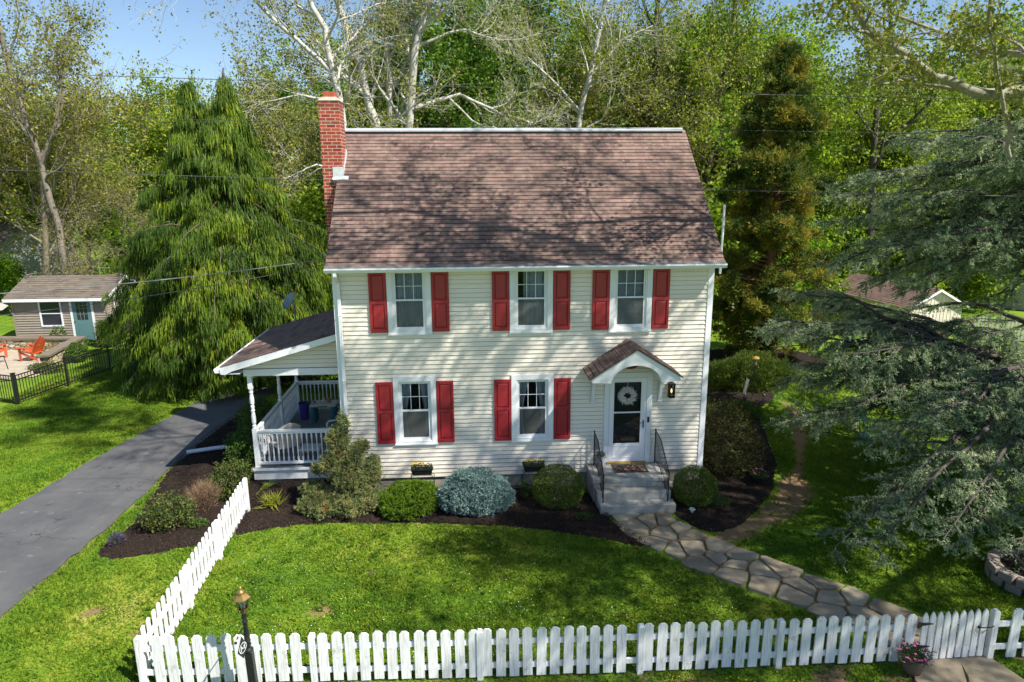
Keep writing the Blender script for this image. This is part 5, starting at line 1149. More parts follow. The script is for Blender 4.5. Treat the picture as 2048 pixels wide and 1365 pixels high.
PAV = pm('patio_concrete', (.42, .36, .28), (.34, .29, .22), 3, .85, .002, 30)
sheet('patio', [(-20, 9.6), (-13.75, 10.9), (-13.45, 12.0), (-14.2, 12.2), (-14.7, 13.2), (-16.9, 15.9), (-22, 15.5)], .02, PAV)
m = MB(); m.prism([(-18, 9.9), (-14.15, 10.55), (-13.95, 11.35), (-14.5, 11.75), (-18, 11.2)], lambda x, y: (x, y, .02), lambda x, y: (x, y, .14)); tag(m.build('patio_step', PAV), kind='structure')
LED = brickmat('ledge_stone', (.46, .33, .18), (.30, .22, .13), (.10, .075, .05), .30, .085, .010, bumpd=.02, noisec=(.62, .52, .38))
def wallstone(name):
    m, t, p = nodes_of(name); tc = N(t, 'ShaderNodeTexCoord'); mp = N(t, 'ShaderNodeMapping'); mp.inputs['Scale'].default_value = (3.2, 3.2, 10); t.links.new(tc.outputs['Object'], mp.inputs[0])
    v = N(t, 'ShaderNodeTexVoronoi'); v.inputs['Scale'].default_value = 1; t.links.new(mp.outputs[0], v.inputs['Vector']); e = N(t, 'ShaderNodeTexVoronoi', feature='DISTANCE_TO_EDGE'); e.inputs['Scale'].default_value = 1; t.links.new(mp.outputs[0], e.inputs['Vector'])
    sp = N(t, 'ShaderNodeSeparateColor'); t.links.new(v.outputs['Color'], sp.inputs[0]); c = ramp(t, [(0, (.22, .16, .10)), (.3, (.42, .29, .13)), (.6, (.50, .42, .30)), (.85, (.62, .57, .48)), (1, (.30, .27, .24))], sp.outputs[0])
    g = ramp(t, [(.02, (.12, .1, .08)), (.09, (1, 1, 1))], e.outputs['Distance']); t.links.new(mixc(t, c, g, 1.0, 'MULTIPLY'), p.inputs['Base Color']); p.inputs['Roughness'].default_value = .9; bump(t, p, g, .02, .8); return m
WST = wallstone('stacked_stone')
sw_ = thing('stone_wall', 'low stacked stone seat wall round the patio with brown cap', 'wall', (0, 0, 0))
WP = [(-18.2, 15.55), (-14.55, 14.95), (-13.75, 12.95), (-14.15, 12.35)]
m = MB()
for a, b in (((-18.3, 15.6), (-14.35, 15.25)), ((-14.35, 15.3), (-13.95, 12.1))): m.bar((a[0], a[1], .25), (b[0], b[1], .25), .34, .5)
m.build('stonework', WST, sw_)
m = MB()
for a, b, dz in (((-18.3, 15.6), (-14.2, 15.24), 0), ((-14.34, 15.45), (-13.93, 12.0), .003)): m.bar((a[0], a[1], .54+dz), (b[0], b[1], .54+dz), .44, .08)
m.build('wall_cap', pm('cap_stone', (.20, .155, .115), (.15, .12, .09), 5, .8), sw_)
ORA = pm('orange_plastic', (.55, .10, .03), (.48, .08, .025), 3, .45)
def adirondack(label, loc, rz):
    t = thing('adirondack_chair', label, 'chair', loc, rz, 'orange patio chairs')
    m = MB()
    for i in range(5): y = -.28+.12*i; z = .38-.09*i/4; m.box(-.27, .27, y, y+.105, z, z+.022)
    m.build('seat', ORA, t)
    m = MB()
    for i in range(5):
        x = -.24+.12*i; h = 1.0-.06*abs(i-2)**1.3
        m.hexa([(x-.052, .20, .25), (x+.052, .20, .25), (x+.052, .225, .25), (x-.052, .225, .25)], [(x-.052, .50, h), (x+.052, .50, h), (x+.052, .525, h), (x-.052, .525, h)])
    m.bar((-.29, .36, .62), (.29, .36, .62), .03, .07); m.build('backrest', ORA, t)
    for sx in (-1, 1):
        m = MB(); m.box(sx*.33-.06, sx*.33+.06, -.36, .38, .55, .575); m.build('armrest', ORA, t)
        m = MB(); m.box(sx*.30-.015, sx*.30+.015, -.32, -.22, 0, .55); m.build('leg', ORA, t)
        m = MB(); m.hexa([(sx*.28-.012, -.32, .33), (sx*.28+.012, -.32, .33), (sx*.28+.012, -.32, .42), (sx*.28-.012, -.32, .42)], [(sx*.28-.012, .5, 0), (sx*.28+.012, .5, 0), (sx*.28+.012, .46, .12), (sx*.28-.012, .46, .12)]); m.build('leg', ORA, t)
    return t
adirondack('orange adirondack chair facing left inside the stone wall', (-15.35, 13.6, .03), radians(-100))
adirondack('orange adirondack chair seen from behind at the left frame edge', (-17.1, 14.0, .03), radians(150))
gc = thing('patio_chair', 'grey sling patio chair with dark frame at the left frame edge', 'chair', (-15.55, 11.6, .03), radians(160)); SLG = pm('sling_grey', (.17, .15, .13), (.14, .125, .11), 30, .8)
m = MB(); m.hexa([(-.28, -.25, .42), (.28, -.25, .42), (.28, .25, .40), (-.28, .25, .40)], [(-.28, -.25, .435), (.28, -.25, .435), (.28, .25, .415), (-.28, .25, .415)]); m.build('seat', SLG, gc)
m = MB(); m.hexa([(-.28, .25, .41), (.28, .25, .41), (.28, .265, .41), (-.28, .265, .41)], [(-.28, .42, .98), (.28, .42, .98), (.28, .435, .98), (-.28, .435, .98)]); m.build('backrest', SLG, gc)
for sx in (-1, 1):
    m = MB(); m.tube([(sx*.30, .44, 1.0), (sx*.30, .25, .42), (sx*.30, .34, 0)], .018, 7); m.tube([(sx*.30, .36, .64), (sx*.30, -.2, .64), (sx*.30, -.3, 0)], .018, 7); m.build('leg', BLACKM, gc)
um = thing('patio_umbrella', 'pale grey patio umbrella cut off by the left frame edge', 'umbrella', (-18.35, 14.6, .03)); m = MB(); m.lathe([(1.5, 1.95), (1.0, 2.25), (.5, 2.5), (.02, 2.7), (.01, 2.68), (.5, 2.47), (1.0, 2.22), (1.49, 1.93)], 8); m.build('canopy', pm('canopy_cloth', (.42, .40, .37), rough=.9), um); m = MB(); m.tube([(0, 0, 0), (0, 0, 2.75)], .025, 8); m.build('pole', BLACKM, um)
# iron fence
def ironfence(label, a, b, nposts, loc=None):
    t = thing('metal_fence', label, 'fence', (0, 0, 0), group='black metal fences of the neighbour'); a = Vector(a); b = Vector(b); d = b-a; L = d.length; d /= L; m = MB()
    for z in (.12, .82, .97): m.bar(a+Vector((0, 0, z)), b+Vector((0, 0, z)), .03, .035)
    n = int(L/.115)
    for i in range(n): p = a+d*L*(i+.5)/n; m.box(p.x-.009, p.x+.009, p.y-.009, p.y+.009, .06, .97)
    m.build('bars', BLACKM, t)
    for i in range(nposts):
        p = a+d*L*i/(nposts-1); m = MB(); m.box(p.x-.03, p.x+.03, p.y-.03, p.y+.03, 0, 1.05); m.box(p.x-.04, p.x+.04, p.y-.04, p.y+.04, 1.05, 1.08); m.build('post', BLACKM, t)
ironfence('black metal bar fence running back past the stone wall', (-12.25, 7.64, 0), (-10.2, 15.6, 0), 5)
ironfence('short black metal bar fence leaving the left edge of the frame', (-12.3, 7.62, 0), (-17.4, 9.6, 0), 3)
shrub('green_bush', 'round leafy green bush at the end of the stone wall', 'shrub', (-13.35, 13.3, 0), [(0, 0, .35, .42, .4, .42)], 4500, G_MID, 'leaf', .06)
shrub('green_bush', 'low yellow-green bush at the foot of the stone wall', 'shrub', (-13.55, 11.6, 0), [(0, 0, .16, .55, .35, .24), (-.4, .1, .16, .4, .3, .2)], 4000, G_ROSE, 'leaf', .05)
shrub('green_bush', 'small green bush under the shed window', 'shrub', (-15.7, 16.2, 0), [(0, 0, .4, .35, .3, .5), (-.9, 0, .15, .7, .3, .2), (.8, 0, .15, .7, .3, .2)], 3500, G_MID, 'leaf', .06)
shrub('green_bush', 'tall loose green bush left of the shed', 'shrub', (-19.6, 15.9, 0), [(0, 0, .6, .7, .6, .8), (.5, .2, .4, .5, .5, .5)], 4500, G_ROSE, 'leaf', .07)
shrub('grass_clump', 'yellow-green arching clump beside the shed corner', 'shrub', (-13.4, 16.0, 0), [(0, 0, .5, .35, .3, .6)], 2200, G_ROSE, 'n', .3, .03, 3, .5, up=-.6)
# white house far left
wh = thing('white_house', 'pale clapboard house corner behind the shed roof', 'house', (-27.5, 27.5, 0), radians(-20)); m = MB(); siding(m, -6, 2.2, 0, 3.0, lambda a, o, z: (a, -o, z), e=.13, out=.02); siding(m, 0, 6, 0, 4.8, lambda a, o, z: (2.2+o, a, z), clip=lambda z: (max(0, (z-3)*1.6), min(6, 6-(z-3)*1.6)), e=.13, out=.02)
m.build('wall', pm('pale_siding', (.46, .5, .46), (.42, .46, .42)), wh); m = MB(); uvs = []; roofplane(m, uvs, -6.3, 2.5, -.3, 2.95, 3, 4.9, 14, .015); roofplane(m, uvs, -6.3, 2.5, 6.3, 2.95, 3, 4.9, 14, .015); uvmesh(m, uvs, 'roof', SHING2, wh)
m = MB(); m.box(-6.3, 2.5, -.33, -.30, 2.8, 2.97); m.box(2.21, 2.25, 0, .12, 0, 3); m.build('trim', WHITE2, wh)

# ------------------------------------------------------------ right neighbour
gr = thing('garage', 'cream garage with brown roof half hidden behind the blue cedar', 'garage', (24.75, 15.0, 0), radians(8)); GW, GD = 2.9, 5.5
m = MB()
for i in range(20):      # board and batten gable
    pass
poly = [(-GW/2, 0), (GW/2, 0), (GW/2, 1.35), (0, 2.1), (-GW/2, 1.35)]
m.prism(poly, lambda x, z: (x, 0, z), lambda x, z: (x, GD, z))
for i in range(1, 15):
    x = -GW/2+GW*i/15; m.box(x-.012, x+.012, -.014, -.001, .02, 1.33+.75*(1-abs(x)/(GW/2)))
m.build('wall', pm('garage_cream', (.66, .60, .47), (.58, .53, .41), 2, .8), gr)
m = MB(); uvs = []
for s in (-1, 1):
    for i in range(14):
        f0, f1 = i/14, (i+1)/14; X = lambda f: s*(GW/2+.18)*(1-f); Zf = lambda f: 1.30+(2.17-1.30)*f
        m.add([(X(f0), -.2, Zf(f0)+.02), (X(f0), GD+.2, Zf(f0)+.02), (X(f1), GD+.2, Zf(f1)+.003), (X(f1), -.2, Zf(f1)+.003)], [(0, 1, 2, 3)]); uvs += [(0, f0*1.7), (GD, f0*1.7), (GD, f1*1.7), (0, f1*1.7)]
uvmesh(m, uvs, 'roof', SHING, gr)
m = MB(); 
for s in (-1, 1): m.hexa([(s*(GW/2+.19), -.21, 1.29), (s*(GW/2+.19), -.18, 1.29), (s*(GW/2+.19), -.18, 1.20), (s*(GW/2+.19), -.21, 1.20)], [(0, -.21, 2.17), (0, -.18, 2.17), (0, -.18, 2.06), (0, -.21, 2.06)])
m.build('trim', WHITE2, gr)
bb = thing('cellar_box', 'low brown wooden box against the cream garage', 'box', (24.3, 14.3, 0), radians(8)); m = MB(); m.box(-.55, .55, -.3, .3, 0, .55); m.build('box', pm('brown_wood', (.12, .08, .055), (.08, .055, .04), 8, .8), bb, .01); m = MB(); m.box(-.60, .60, -.35, .33, .552, .60); m.build('lid', pm('lid_grey', (.5, .48, .45)), bb)
g2 = thing('neighbour_house', 'grey house wall with brown roof at the right frame edge', 'house', (37.5, 21.5, 0), radians(25)); m = MB(); siding(m, -4.2, 5, 0, 2.6, lambda a, o, z: (a, -o, z), e=.15, out=.02); siding(m, 0, 6, 0, 2.6, lambda a, o, z: (-4.2-o, 6-a, z), e=.15, out=.02); m.build('wall', pm('grey_siding', (.46, .45, .42), (.40, .39, .37)), g2)
m = MB(); uvs = []; roofplane(m, uvs, -4.6, 5.3, -.4, 2.55, 3, 4.2, 14, .015); roofplane(m, uvs, -4.6, 5.3, 6.4, 2.55, 3, 4.2, 14, .015); uvmesh(m, uvs, 'roof', SHING, g2)
def picketfar(label, a, b, h, pt, mat):
    t = thing('picket_fence', label, 'fence', (0, 0, 0)); a = Vector(a); b = Vector(b); d = b-a; L = d.length; d /= L; rz = math.atan2(d.y, d.x); m = MB(); R3 = Matrix.Rotation(rz, 4, 'Z')
    n = int(L/.15)
    for i in range(n):
        p = a+d*L*(i+.5)/n; M = Matrix.Translation(p) @ R3
        vs = [(-.05, 0, .06), (.05, 0, .06), (.05, 0, h-.06), (0, 0, h), (-.05, 0, h-.06)]; m.add([tuple(M @ Vector((x, -.01, z))) for x, y, z in vs]+[tuple(M @ Vector((x, .01, z))) for x, y, z in vs], [(0, 1, 2, 3, 4), (9, 8, 7, 6, 5)]+[(i_, 5+i_, 5+(i_+1) % 5, (i_+1) % 5) for i_ in range(5)])
    m.build('picket_panel', mat, t)
    m = MB(); off = Vector((-d.y, d.x, 0))*.03
    for z in (.25, h-.25): m.bar(a+off+Vector((0, 0, z)), b+off+Vector((0, 0, z)), .03, .08)
    m.build('rail', mat, t)
picketfar('far white picket fence across the back lawn behind the brown conifer', (10.5, 19.6, 0), (19.5, 19.2, 0), 1.0, True, WHITE)
picketfar('cream picket fence beyond the cream garage', (25.6, 13.6, 0), (34, 11.5, 0), 1.15, True, pm('fence_cream', (.55, .5, .42)))
tk = thing('pickup_truck', 'dark blue pickup truck glimpsed through branches far behind the right lawn', 'truck', (27.6, 27.5, 0), radians(15)); NAV = pm('navy_paint', (.015, .022, .05), rough=.25)
m = MB(); m.prism([(-2.6, .45), (2.6, .45), (2.65, .95), (1.2, 1.05), (.75, 1.65), (-.55, 1.7), (-.75, 1.05), (-2.6, 1.05)], lambda x, z: (x, -.9, z), lambda x, z: (x, .9, z)); m.build('body', NAV, tk, .04)
m = MB(); m.prism([(1.05, 1.1), (.70, 1.58), (-.48, 1.62), (-.6, 1.1)], lambda x, z: (x, -.91, z), lambda x, z: (x, .91, z)); m.build('windows', DKG, tk)
for x in (-1.7, 1.75):
    for y in (-.88, .88):
        m = MB(); m.lathe([(.001, -.1), (.2, -.1), (.37, -.09), (.38, 0), (.37, .09), (.2, .1), (.001, .1)], 18, Matrix.Rotation(pi/2, 4, 'X'), (x, y, .38)); w_ = m.build('wheel', BLACKM, tk); m = MB(); m.lathe([(.001, -.11), (.2, -.105), (.2, .105), (.001, .11)], 12, Matrix.Rotation(pi/2, 4, 'X'), (x, y, .38)); m.build('rim', pm('rim_metal', (.4, .4, .42), metal=.8, rough=.35), w_)
sheet('parking_pad', [(24, 24.5), (31, 26), (30, 31), (23, 29)], .012, PAV)
TEAL = pm('teal_metal', (.05, .17, .19), (.04, .13, .15), 6, .5)
def metalchair(label, loc, rz):
    t = thing('garden_chair', label, 'chair', loc, rz, 'metal garden chairs on the right lawn'); m = MB()
    m.lathe([(.001, .40), (.21, .40), (.22, .41), (.001, .415)], 16); m.build('seat', TEAL, t)
    m = MB(); m.tube([(-.2, .18, .4), (-.21, .26, .75), (-.12, .3, .92), (.12, .3, .92), (.21, .26, .75), (.2, .18, .4)], .012, 6)
    for x in (-.1, 0, .1): m.tube([(x, .19, .4), (x, .29, .91)], .008, 5)
    m.build('backrest', TEAL, t)
    for sx in (-1, 1):
        for sy in (-1, 1): m = MB(); m.tube([(sx*.15, sy*.15, .4), (sx*.22, sy*.22, 0)], .012, 6); m.build('leg', TEAL, t)
        m = MB(); m.tube([(sx*.21, .25, .66), (sx*.25, -.1, .62), (sx*.2, -.18, .41)], .01, 5); m.build('armrest', TEAL, t)
metalchair('teal metal chair under the cedar, the nearer one', (13.6, 1.6, 0), 2.2); metalchair('teal metal chair under the cedar, the one farther back', (14.3, 3.0, 0), .6)
# planter ring, bird feeder, plaque, path lights
rp_ = thing('planter_ring', 'round block planter ring at the right frame edge', 'planter', (13.15, -4.62, 0)); BLK = pm('planter_block', (.30, .25, .21), (.20, .17, .145), 6, .9, .004, 30)
for row in range(2):
    for i in range(14):
        a = 2*pi*(i+.5*row)/14; m = MB(); M = Matrix.Rotation(a, 4, 'Z') @ Matrix.Translation((.62, 0, row*.155)); m.box(-.10, .10, -.128, .128, 0, .15, M); m.build('block', BLK, rp_, .012)
m = MB(); m.lathe([(.001, .24), (.53, .23), (.53, 0)], 20); m.build('soil', MULCH, rp_)
shrub('flowering_plant', 'purple flowering plant inside the round block planter', 'plant', (13.1, -4.6, .22), [(0, 0, .12, .3, .3, .16)], 900, leafmat('petunia_leaf', [(0, (.02, .05, .015)), (.8, (.06, .1, .03)), (.93, (.3, .05, .25)), (1, (.4, .08, .3))], .2, .6, .1, 3), 'leaf', .04)
bf = thing('bird_feeder', 'small yellow-topped bird feeder on a thin pole above the yew', 'feeder', (12.50, 6.45, 0)); m = MB(); m.tube([(0, 0, 0), (0, 0, 1.12)], .012, 6); m.build('pole', BLACKM, bf); m = MB(); m.lathe([(.05, 1.12), (.05, 1.34), (.001, 1.34)], 10); m.build('seed_tube', pm('seed_tube', (.16, .15, .13)), bf); m = MB(); m.lathe([(.13, 1.34), (.10, 1.39), (.02, 1.42), (.001, 1.42)], 12); m.build('roof', pm('feeder_yellow', (.5, .33, .05)), bf)
gp = thing('garden_flag', 'small tilted white plaque on a stake behind the ferny plant', 'sign', (11.75, 5.4, 0)); m = MB(); m.bar((0, 0, .45), (.09, 0, .95), .20, .012, (1, 0, 0)); m.build('plaque', pm('plaque_white', (.6, .6, .6)), gp); m = MB(); m.tube([(0, 0, 0), (0, 0, .5)], .01, 5); m.build('stake', BLACKM, gp)
for x, y, lb in ((12.55, 5.75, 'small black solar path light at the back of the right bed'), (7.65, -1.95, 'small pale solar path light before the right boxwood')):
    sl = thing('path_light', lb, 'light', (x, y, .03), group='solar path lights'); m = MB(); m.tube([(0, 0, 0), (0, 0, .2)], .01, 6); m.build('stake', BLACKM, sl); m = MB(); m.lathe([(.03, .2), (.035, .26), (.07, .265), (.05, .29), (.001, .295)], 12); m.build('cap', BLACKM if y > 0 else pm('light_cap', (.4, .42, .4)), sl)
o_ = MB(); o_.lathe([(.001, 0), (.10, .01), (.13, .07), (.09, .14), (.001, .17)], 9); gb_ = o_.build('garden_stone', pm('stone_pale', (.45, .42, .38), (.35, .33, .3), 8, .9)); gb_.location = (7.62, -.35, .05); tag(gb_, 'pale stone in the mulch right of the steps', 'stone')
m = MB(); m.box(8.525, 8.60, .18, .42, .9, 1.25); m.build('meter_box', pm('meter_grey', (.5, .5, .48)), house, .01)
# ------------------------------------------------------------ big trees
rgT = np.random.default_rng(21)
G_CYP = leafmat('weeping_cypress_sprays', [(0, (.010, .028, .006)), (.32, (.05, .10, .010)), (.62, (.13, .205, .014)), (.88, (.25, .31, .018)), (1, (.40, .28, .03))], .2, .6, .25, .9)
def weeping():
    t = thing('weeping_cypress', 'huge weeping cypress with hanging yellow-green sprays left of the house', 'tree', (-5.85, 10.2, 0)); t.scale = (.97, .97, .95); L = []; C = []; D = []
    rg = rgT
    lead = [np.array([(0, 0, 0), (-.1, 0, 3), (-.15, 0, 6), (-.55, -.1, 8.6), (-.75, -.1, 11.0)]), np.array([(0, 0, 5), (.3, 0, 7), (.45, 0, 9), (.55, 0, 11.5)])]
    L.append((lead[0], np.array([.32, .26, .17, .09, .03]))); L.append((np.array([lead[1][0], lead[1][1], lead[1][2], lead[1][3], lead[1][3]+[0, 0, .05]]), np.array([.18, .14, .08, .03, .01])))
    def R(z): return np.interp(z, [0, .8, 2.0, 4, 5.5, 7.5, 9.3, 10.9], [2.3, 2.8, 3.5, 3.9, 3.5, 2.8, 1.6, .12])
    BRr = []; N_ = 700
    for i in range(N_):
        z = 11.0*(1-rg.random()**.80)*1.0+.15; which = 1 if (z > 5 and rg.random() < .5) else 0
        ax = lead[which]; x0 = np.interp(z, ax[:, 2], ax[:, 0]); p0 = np.array([x0, 0, z])
        az = rg.uniform(0, 2*pi); r = R(z)*rg.uniform(.72, 1.12)*(1 if z < 6 else .9); r *= 1+.10*math.sin(az*3+z*1.3)
        if z > 6: r *= .70+.30*(8-min(z, 8))/2 if z < 8 else .72
        d = np.array([cos(az), sin(az), 0]); k = 6
        s = np.linspace(0, 1, k); rise = rg.uniform(.1, .35)*r; drop = rg.uniform(.35, .6)*r
        P = p0+np.outer(s*r, d)+np.column_stack([rg.normal(size=k)*.05, rg.normal(size=k)*.05, rise*s*1.6-drop*s**2.2*1.2]); P[0] = p0
        P[:, 2] = np.maximum(P[:, 2], .35)
        L.append((P[[0, 1, 3, 4, 5]], np.array([.05, .04, .025, .015, .006])*(.6+.5*r/4)))
        nb = int(16+r*10); f = rg.uniform(.15, 1, nb)**.6; side = rg.normal(size=nb)*(.10+.20*r/4)*(1.2-f*.5)
        q = np.column_stack([np.interp(f, s, P[:, j]) for j in range(3)]); nrm = np.array([-d[1], d[0], 0])
        q = q+side[:, None]*nrm-np.column_stack([0*f, 0*f, abs(side)*.35]); C.append(q); D.append(np.tile(d*.22, (nb, 1)))
        m_ = int(r*4)+4; fi = rg.uniform(.05, .7, m_); C.append(np.column_stack([np.interp(fi, s, P[:, j]) for j in range(3)])+rg.normal(size=(m_, 3))*.12); D.append(np.tile(d*.1, (m_, 1))); bv = rg.random(); BRr += [bv, bv*.4]
    BR = np.concatenate([np.full(len(c), x) for c, x in zip(C, BRr)]); C = np.concatenate(C); D = np.concatenate(D); D[:, 2] -= 1
    V, F = tubes(L, 5); link('trunk', npmesh('trunk', V, F, 4, smooth=True), BARK, t)
    # each spray: a bunch of thin hanging strands of two bent triangles
    per = 12; n = len(C)*per; base = np.repeat(C, per, 0)+rg.normal(size=(n, 3))*[.06, .06, .07]; dd = unit(np.repeat(D, per, 0)+rg.normal(size=(n, 3))*.20)
    l = (.27*rg.uniform(.35, 1.8, n))[:, None]; w = .014*rg.uniform(.7, 1.3, n)[:, None]; sd_ = unit(np.cross(dd, rg.normal(size=(n, 3))))
    midp = base+dd*l*.5+unit(np.repeat(D, per, 0)*[1, 1, 0]+1e-3)*l*.06; tip = midp+(dd*.3+np.array([0, 0, -.7]))*l*.55
    V = np.stack([base-sd_*w*.4, midp-sd_*w, tip, midp+sd_*w], 1).reshape(-1, 3); V[:, 2] = np.maximum(V[:, 2], .02)
    r = rg.random(n)*.35+np.repeat(BR, per)*.65
    link('crown', npmesh('crown', V, np.arange(4*n).reshape(-1, 4), 4, r=r), G_CYP, t)
weeping()

G_CON = leafmat('brown_conifer_foliage', [(0, (.018, .040, .008)), (.42, (.065, .11, .016)), (.56, (.18, .21, .024)), (.76, (.36, .29, .035)), (1, (.44, .29, .05))], .3, .7, .68, 1.1)
def browncon():
    rg = np.random.default_rng(5); t = thing('tall_conifer', 'tall narrow conifer with rusty brown tips right of the house', 'tree', (14.9, 11.2, 0)); L = [(np.array([(0, 0, 0), (0, 0, 4), (.05, 0, 8), (.1, 0, 12)]), np.array([.24, .18, .1, .03]))]; B = []
    for i in range(360):
        z = 11.7*(1-rg.random()**1.0)+.2; az = rg.uniform(0, 2*pi); r = np.interp(z, [0, 1.0, 2.5, 5, 8, 10.5, 12.2], [.8, 1.6, 1.9, 1.7, 1.2, .65, .1])*rg.uniform(.3, 1.32)*(1+.22*math.sin(z*2.3+az*2))
        d = np.array([cos(az), sin(az), .12]); tip = np.array([.0, 0, z])+d*r; L.append((np.array([(0, 0, z-.15), d*r*.5+[0, 0, z-.08], tip, tip+d*.1]), np.array([.04, .028, .014, .006])))
        b = rg.uniform(.16, .42)*(1 if z < 10 else .7); B.append((tip[0], tip[1], max(tip[2], .4), b*1.15, b*1.15, b*.8))
    V, F = tubes(L, 5); link('trunk', npmesh('trunk', V, F, 4, smooth=True), pm('bark_red', (.20, .10, .055), (.12, .07, .045), 9, .95), t)
    P, D = blobpts(B, 90000, rg, .75, .35, .3); D = unit(D+[0, 0, .5]); V, F, r = needles(P, D, .14, .034, rg, .7, 3); link('crown', npmesh('crown', V, F, 3, r=r), G_CON, t)
browncon()

G_CED = leafmat('atlas_cedar_needles', [(0, (.06, .12, .05)), (.35, (.19, .29, .15)), (.65, (.42, .50, .27)), (1, (.80, .82, .50))], .35, .6, .6, 2.2)
BARKC = pm('cedar_bark', (.10, .085, .07), (.055, .048, .042), 14, .95, .01, 40)
def cedar():
    rg = np.random.default_rng(12); O = np.array([17.6, -.4, 0]); t = thing('blue_atlas_cedar', 'blue-green atlas cedar reaching in from the right with drooping limbs', 'tree', tuple(O)); L = []; C = []; 
    L.append((np.array([(0, 0, 0), (.1, 0, 3), (0, .1, 6), (.1, .1, 9), (.1, .2, 12)]), np.array([.36, .30, .22, .13, .03])))
    tips = [(13.1, 2.5, 7.3), (12.9, 1.0, 6.6), (13.8, .4, 8.0), (14.4, 3.0, 8.3), (15.2, 1.0, 8.6), (13.0, 3.8, 6.0), (12.4, 2.0, 5.0), (12.2, .5, 5.3), (13.0, 1.2, 4.75), (14.9, -1.0, 5.1), (13.2, 3.4, 4.9), (15.4, -.2, 4.5), (13.7, .2, 4.6), (14.3, 1.8, 4.3), (12.9, -.4, 4.9), (15.6, 1.6, 4.6), (14.6, 3.2, 4.4), (13.6, 4.5, 6.8), (14.2, -.8, 7.4), (13.2, -.6, 5.8), (12.8, 3.2, 7.0), (14.6, 4.2, 5.4), (15.8, 3.6, 7.4), (13.4, 1.6, 6.2),
            (13.4, .6, 3.6), (14.6, -.5, 3.8), (15.2, 2.0, 3.5), (10.6, 1.5, 3.75), (10.2, .9, 3.6), (11.1, .5, 2.75), (12.0, 1.0, 3.1), (10.5, .1, 1.45), (11.6, 2.8, 4.3), (11.0, 2.2, 3.4), (11.4, -.6, 3.3), (12.9, -1.6, 2.5), (13.6, 5.0, 3.9), (12.2, 4.0, 3.2), (10.9, 1.0, 2.2), (11.2, .2, 3.9), (12.4, 2.4, 3.9), (13.0, 2.6, 2.3), (12.0, -.4, 2.6),
            (9.75, -3.9, .42), (10.1, -4.4, .5), (10.9, -3.2, .9), (12.0, -4.3, .8), (12.8, -3.6, .9), (11.5, -1.9, 1.6), (12.8, -1.0, 2.4), (13.4, -2.5, 2.2), (11.3, -2.6, 1.9), (12.4, -2.0, 1.5), (13.4, -3.6, 1.6), (10.8, -.9, 1.7), (12.6, .3, 1.9), (14.3, -3.4, 1.8), (13.3, -4.6, .9), (11.9, 1.6, 1.9), (13.4, -1.9, 1.4), (12.4, -5.0, .75), (13.6, -5.3, 1.1), (11.2, -4.7, .9), (14.3, -5.2, 1.0), (12.0, -2.9, 2.6),
            (19, 6, 5), (22, 3, 4), (21, -4, 4), (18, -5, 3), (20, 3, 8), (20, -3, 7), (16, 5, 8.5), (17, 3, 10.5), (18.5, -2, 9.5), (15.8, -2, 9.2), (16.5, 5.5, 3)]
    for i, tp in enumerate(tips):
        tp = np.array(tp)-O; far = i >= 65; z0 = np.clip(tp[2]*.75+.9+rg.uniform(-.4, .4), .8, 11) if tp[2] > 2 else rg.uniform(1.8, 3.4); z0 = rg.uniform(5.9, 7.2)*(.75+.25*(tp[2]/7)) if i < 24 else (rg.uniform(1.3, 2.2) if i < 43 else z0); p0 = np.array([0, 0, z0]); k = 9; s = np.linspace(0, 1, k)[:, None]
        arch = np.sin(s*pi)*(.55 if tp[2] < 5 else .35)*rg.uniform(.7, 1.3); P = p0+(tp-p0)*s+arch*np.array([0, 0, 1])+rg.normal(size=(k, 3))*.10*np.sin(s*pi); Lm = np.linalg.norm(tp-p0)
        L.append((P, np.linspace(.10 if tp[2] < 5 else .07, .009, k)))
        d0 = unit((tp-p0)*[1, 1, 0]); nrm = np.array([-d0[1], d0[0], 0])
        nsub = 26 if not far else 14
        for q in range(nsub):
            f = (.46 if 24 <= i < 43 else .22); f = f+(1-f)*(q+rg.random())/nsub; a = np.array([np.interp(f, s[:, 0], P[:, j]) for j in range(3)]); sd_ = 1 if q % 2 else -1
            l = (1.45*(1-f)+.42)*rg.uniform(.6, 1.2); dd = unit(d0*rg.uniform(.5, 1.0)+nrm*sd_*rg.uniform(.5, 1.0)+[0, 0, rg.uniform(-.28, .12)])
            kk = 5; Q = [a]; dv = dd.copy()
            for j in range(kk-1): dv = unit(dv+rg.normal(size=3)*.13+[0, 0, -.085]); Q.append(Q[-1]+dv*l/(kk-1))
            Q = np.array(Q); L.append((Q, np.linspace(.022, .006, kk)))
            for j in range(int(l*15)+5):     # short twigs carrying the needle tufts
                g_ = rg.uniform(.1, 1)*(kk-1); ii = min(int(g_), kk-2); b = Q[ii]+(Q[ii+1]-Q[ii])*(g_-ii); tw = unit(dv*.6+nrm*rg.normal()*.7+d0*rg.normal()*.3+[0, 0, rg.uniform(-.5, .25)])*rg.uniform(.12, .38)
                if j % 3 == 0: L.append((np.array([b, b+tw*.5+[0, 0, .01], b+tw]), np.array([.006, .004, .002])))
                nn = int(np.linalg.norm(tw)/.032)+1; C.append(b+np.outer(np.linspace(0.1, 1, nn), tw)+rg.normal(size=(nn, 3))*.012)
    C = np.concatenate(C); print('cedar tufts', len(C))
    V, F = tubes(L, 5); V[:, 2] = np.maximum(V[:, 2], .03) if False else V[:, 2]; link('trunk', npmesh('trunk', V, F, 4, smooth=True), BARKC, t)
    D = np.tile(np.array([0, 0, .45]), (len(C), 1)); V, F, r = needles(C, D, .050, .019, rg, 1.3, 4); r = np.repeat(np.random.default_rng(1).random(len(C)), 4)
    link('crown', npmesh('crown', V, F, 3, r=r), G_CED, t)
cedar()

